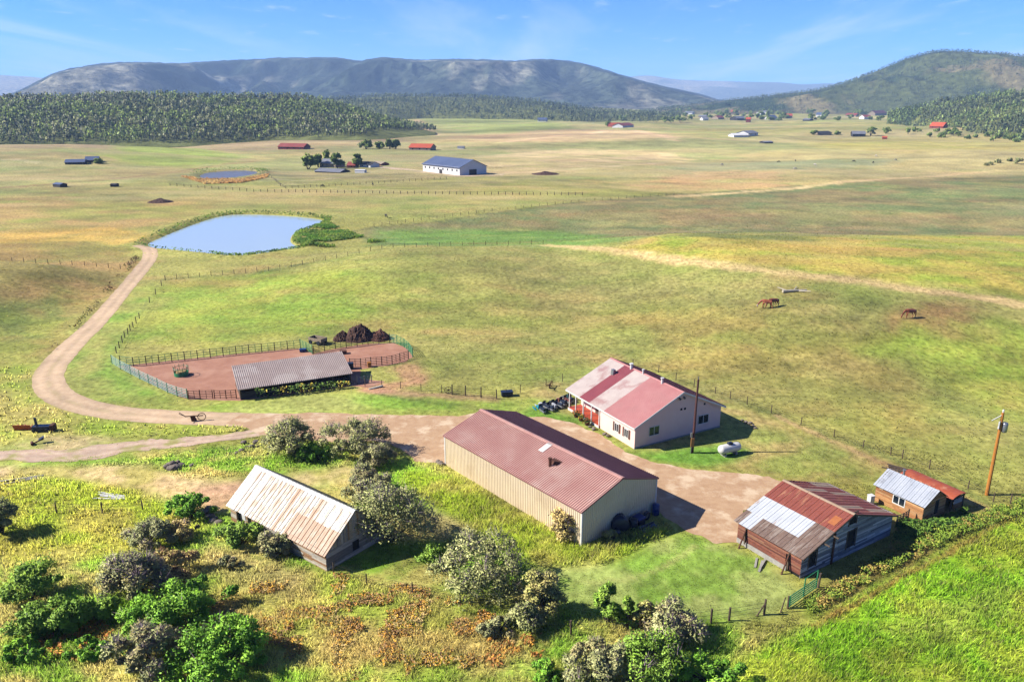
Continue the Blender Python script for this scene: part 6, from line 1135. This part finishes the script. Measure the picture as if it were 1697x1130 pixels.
# far village trees and the scrub band
rg_ = np.random.default_rng(5)
for k in range(96):
    if k < 72: px = 1120+rg_.random()*360; py = 188+rg_.random()*15; wd_ = 7+rg_.random()*8; lab, grp, nm = 'dark tree among the houses of the far village', 'trees of the far village', 'tree'
    else: px = 1440+rg_.random()**.8*260; py = 221+rg_.random()*10+max(0, px-1560)*.08; wd_ = 7+rg_.random()*9; lab, grp, nm = 'dark scrub bush in the band across the valley edge', 'scrub bushes at the valley edge', 'bush'
    bush(nm, lab, px-wd_/2, px+wd_/2, py-wd_*.72, py, 'poplar', leaf=1.2 if k < 72 else .8, seed=200+k, cat=nm, dens=7, stems=2, trunk=.3, lobes=8, group=grp)
for k, (px, py, wd_) in enumerate([(1690, 275, 16), (1675, 270, 9), (1655, 273, 10), (1643, 276, 8), (1635, 277, 6)]): bush('bush', 'dark shrub on the bare knoll at the field edge', px-wd_/2, px+wd_/2, py-wd_*.6, py, 'sage', leaf=.6, seed=300+k, dens=5, stems=2, lobes=8, group='shrubs on the bare knoll')
# ================================================================ ground cover
def exclusion(x, y):
    ok = np.ones(x.shape, bool)
    for P, mgn in ((PX(*yard_px), .3), (PX(*corral_px), .2), (ribbon([np.array(G0(*p)) for p in road_px], 5.0), .2), (ribbon([np.array(G0(*p)) for p in trk_px], 3.2), -.2), (POND, .5), (POND2, .5)): ok &= sdpoly(x, y, P) > mgn
    for fr, w_, l_ in ((frM, 11.74, 24.9), (frH, 15.3, 16), (frL, 7.8, 16.3), (frR, 14.9, 8), (frC, 4.1, 5.9), (frT, 2.5, 6.6), (frS, 17.5, 6.6)):
        A, v, u = fr; dx = (x-A[0])*v[0]+(y-A[1])*v[1]; dy = (x-A[0])*u[0]+(y-A[1])*u[1]; ok &= ~((dx > -.1) & (dx < w_+.1) & (dy > -.1) & (dy < l_+.1))
    return ok
def inpoly(x, y, pts, fe=1.): return sm(fe, -fe, sdpoly(x, y, PX(*pts)))
TALL = [([(L0, 930), (L0, 790), (80, 790), (250, 815), (370, 860), (540, 950), (700, 980), (880, 1020), (900, 1200), (L0, 1300)], .42), ([(660, 780), (740, 778), (960, 908), (1105, 872), (1100, 905), (980, 942), (860, 932), (760, 860)], .62), ([(1330, 1040), (1420, 985), (1600, 895), (1697, 845), (2200, 700), (2200, 1300), (1100, 1300), (1200, 1090)], .48),
        ([(900, 1010), (1180, 1040), (1330, 1030), (1200, 1130), (900, 1130)], .45), ([(430, 725), (640, 735), (740, 775), (700, 850), (600, 790), (400, 740)], .4), ([(L0, 720), (0, 610), (62, 600), (60, 650), (100, 682), (180, 692), (420, 702), (400, 720), (180, 722), (0, 735)], .4), ([(130, 770), (520, 725), (560, 770), (300, 795)], .35)]
MOWN = [[(880, 945), (1000, 935), (1110, 885), (1225, 905), (1325, 962), (1320, 1000), (1200, 1035), (1000, 1008), (900, 985)], [(100, 600), (165, 540), (262, 468), (225, 525), (188, 588), (205, 622), (300, 668), (610, 645), (840, 668), (945, 690), (600, 690), (380, 684), (120, 660)], [(80, 775), (240, 770), (330, 800), (640, 765), (560, 800), (372, 852), (240, 812), (100, 792)], [(860, 640), (1010, 600), (1210, 668), (1500, 770), (1440, 800), (1300, 800), (1080, 765), (940, 695)]]
def tallness(x, y):
    h = np.full(x.shape, .11)
    for P, t in TALL: w = inpoly(x, y, P, 1.); h = h*(1-w)+t*w
    for P in MOWN: w = inpoly(x, y, P, .5); h = h*(1-w)+.055*w
    return h
def grass(name, label, n, r0, r1, seed, wscale):
    rg = np.random.default_rng(seed); r = np.exp(rg.uniform(math.log(r0), math.log(r1), n)); a = rg.uniform(-.70, .70, n); x = r*np.sin(a); y = r*np.cos(a); clump = fbm(x, y, 1.6, 3, seed)
    k = exclusion(x, y) & (rg.random(n) < sm(.25, .6, clump)+.25); x, y, clump = x[k], y[k], clump[k]; h = tallness(x, y); k = (h > .12) | (rg.random(len(h)) < .8); x, y, h, clump = x[k], y[k], h[k], clump[k]; n = len(x); r = np.hypot(x, y)
    c = ground_colour(x, y)*(1.7+.9*sm(.2, .4, h))[:, None]; h = h*(.5+.9*rg.random(n))*(.6+.8*clump); w = wscale*r*(.6+.8*rg.random(n)); zb = tz(x, y)
    c = c*(.7+.6*rg.random(n))[:, None]; dry = (rg.random(n) < .1)[:, None]; c = np.where(dry, c*.3+S(214, 196, 130, .7)*.7, c)
    th = rg.random(n)*2*math.pi; lx = rg.normal(size=n)*.45*h; ly = rg.normal(size=n)*.45*h; V = np.empty((n, 2, 3, 3)); C = np.empty((n, 2, 3, 3))
    for q in range(2):
        t2 = th+q*1.4; dx = np.cos(t2)*w; dy = np.sin(t2)*w; sx = lx*(1-2*q)+.1*w; sy = ly*(1-.5*q)
        V[:, q, 0] = np.stack([x-dx, y-dy, zb-.03], 1); V[:, q, 1] = np.stack([x+dx, y+dy, zb-.03], 1); V[:, q, 2] = np.stack([x+sx, y+sy, zb+h], 1); C[:, q] = c[:, None]*(.9+.2*q)
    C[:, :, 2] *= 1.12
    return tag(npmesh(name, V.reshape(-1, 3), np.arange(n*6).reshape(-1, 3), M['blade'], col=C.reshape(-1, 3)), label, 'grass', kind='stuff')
grass('tall_grass', 'tall summer grass on the slope and round the buildings', 270000, 44, 110, 1, .0006)
grass('pasture_grass', 'cropped pasture grass behind the house and corral', 60000, 95, 330, 2, .0010)
def weeds(name, label, poly, n, cols, h, seed, size=.14, thr=.5, sc=2.5, tall=1.):
    rg = np.random.default_rng(seed); P = np.array(PX(*poly)); b0, b1 = P.min(0), P.max(0); x = rg.uniform(b0[0], b1[0], n*4); y = rg.uniform(b0[1], b1[1], n*4); k = (sdpoly(x, y, P) < .6*(rg.random(n*4)-.3)) & (fbm(x, y, sc, 3, seed) > thr) & exclusion(x, y); x, y = x[k][:n], y[k][:n]; n = len(x); hh = h*(.35+.9*fbm(x, y, sc, 2, seed+4)); z = tz(x, y)+hh*rg.random(n)**.7+.03
    pal = np.array([S(*c, .8) for c in cols]); ci = (np.clip(fbm(x, y, sc*.7, 2, seed+7)*1.6-.3+.5*(rg.random(n)-.5), 0, .999)*len(pal)).astype(int); return tag(leafmesh(name, np.stack([x, y, z], 1), size, pal[ci]*(.75+.5*rg.random(n))[:, None], rg), label, 'weeds', kind='stuff')
weeds('dry_weeds', 'orange and brown dry broadleaf weeds on the slope below the plank shed', [(400, 975), (560, 955), (690, 975), (870, 1040), (840, 1105), (560, 1130), (380, 1090), (340, 1010)], 16000, [(180, 142, 98), (216, 156, 72), (170, 134, 92), (232, 180, 72), (204, 176, 116)], .45, 21, .075, .54, 2.0)
weeds('dry_weeds', 'orange weeds among the dark green thicket', [(60, 1050), (100, 1000), (170, 1030), (185, 1060), (130, 1100), (80, 1090)], 2800, [(214, 150, 70), (190, 110, 56), (220, 170, 70)], .5, 22, .08, .42, 1.6)
weeds('dry_weeds', 'scattered orange weeds past the big rounded willow', [(800, 1010), (900, 1060), (880, 1120), (780, 1090)], 900, [(206, 150, 62), (176, 116, 60)], .4, 23, .12, .52, 1.5)
weeds('ditch_weeds', 'dense leafy weeds filling the ditch along the lush field', [(1330, 1002), (1420, 955), (1480, 905), (1500, 880), (1600, 862), (1697, 828), (1760, 810), (1740, 840), (1600, 882), (1440, 962), (1345, 1018)], 26000, [(120, 146, 52), (142, 160, 60), (98, 126, 46), (150, 156, 66), (168, 146, 78)], .7, 24, .09, .3, 2.)
weeds('ditch_weeds', 'green weeds in the shade between the barn and the cabin', [(1485, 900), (1490, 868), (1530, 872), (1600, 850), (1610, 866), (1540, 885)], 3500, [(84, 118, 44), (104, 134, 50), (70, 100, 40)], .8, 25, .14, .3, 1.5)
weeds('sunflowers', 'leafy sunflowers growing along the front of the livestock shed', [(404, 660), (430, 655), (470, 650), (520, 645), (576, 638), (580, 642), (520, 650), (470, 656), (420, 662)], 2600, [(110, 140, 62), (88, 120, 52), (140, 160, 80), (206, 186, 80)], 1.7, 26, .15, .34, 2.)
weeds('garden_weeds', 'green plants along the foot of the long building gable', [(966, 904), (1010, 890), (1100, 868), (1104, 880), (1040, 902), (980, 915)], 1400, [(128, 146, 60), (158, 160, 80)], .45, 27, .1, .4, 1.2)
rp = np.array(POND)
def reeds(name, label, P, n, inner, outer, h, seed, gate):
    rg = np.random.default_rng(seed); i_ = rg.integers(0, len(P), n); Q = np.array(P); nx = np.roll(Q, -1, 0); b = Q[i_]+(nx-Q)[i_]*rg.random(n)[:, None]; d = (nx-Q)[i_]; d /= np.linalg.norm(d, axis=1)[:, None]+1e-9; nrm = np.stack([-d[:, 1], d[:, 0]], 1); b = b+nrm*rg.uniform(-outer, outer, n)[:, None]; s = sdpoly(b[:, 0], b[:, 1], P); k = (s > inner) & (s < outer) & gate(b[:, 0], b[:, 1], rg.random(n)); x, y = b[k].T; n = len(x)
    pal = np.array([S(*c, .8) for c in ((86, 122, 44), (112, 142, 52), (68, 100, 38), (150, 160, 70))]); leafmesh_ = leafmesh(name, np.stack([x, y, tz(x, y)+h*rg.random(n)*(.4+fbm(x, y, 6, 2, 3))], 1), .24, pal[(fbm(x, y, 9, 2, seed)*4).astype(int).clip(0, 3)]*(.7+.6*rg.random(n))[:, None], rg); return tag(leafmesh_, label, 'reeds', kind='stuff')
reeds('reeds', 'green reeds and rushes round the large pond', [tuple(q) for q in POND], 6000, -.1, 3.0, .8, 31, lambda x, y, q: (q < .35) | (x > -92) | (y > 268) & (q < .8))
reeds('reeds', 'reeds round the small far pond', [tuple(q) for q in POND2], 2500, -1, 7, 2.0, 32, lambda x, y, q: y > np.mean(np.array(POND2)[:, 1]))
weeds('reed_bed', 'thick green reed bed at the inlet end of the large pond', [(492, 395), (516, 381), (545, 371), (590, 390), (640, 404), (560, 412), (500, 410)], 9000, [(86, 126, 44), (108, 144, 52), (140, 160, 64), (70, 104, 40)], 1.1, 33, .22, .4, 9)
weeds('pond_scrub', 'strip of orange dry sedge below the small far pond', [(300, 292), (330, 298), (400, 297), (445, 288), (440, 294), (400, 303), (340, 305)], 3500, [(206, 160, 96), (190, 146, 88), (216, 180, 110)], .8, 34, .5, .2, 20)
weeds('ditch_scrub', 'dark rank weeds on the bank beside the drive', [(232, 428), (205, 462), (165, 505), (120, 560), (85, 592), (78, 588), (120, 545), (165, 492), (200, 452), (224, 426)], 2600, [(84, 92, 48), (120, 112, 58), (104, 84, 56)], .8, 35, .2, .5, 5)
# ================================================================ haze
hz = MB().box(-17500, -400, -8, 17500, 17000, 720)
hzm = bpy.data.materials.new('haze_air'); hzm.use_nodes = True; hn = hzm.node_tree
for n in list(hn.nodes):
    if n.type == 'BSDF_PRINCIPLED': hn.nodes.remove(n)
pv = hn.nodes.new('ShaderNodeVolumePrincipled'); pv.inputs['Density'].default_value = 8.0e-5; pv.inputs['Color'].default_value = (.42, .64, 1, 1)
hn.links.new(pv.outputs[0], hn.nodes['Material Output'].inputs['Volume'])
tag(hz.build('haze', hzm), 'thin blue summer haze over the valley', 'haze', kind='stuff')
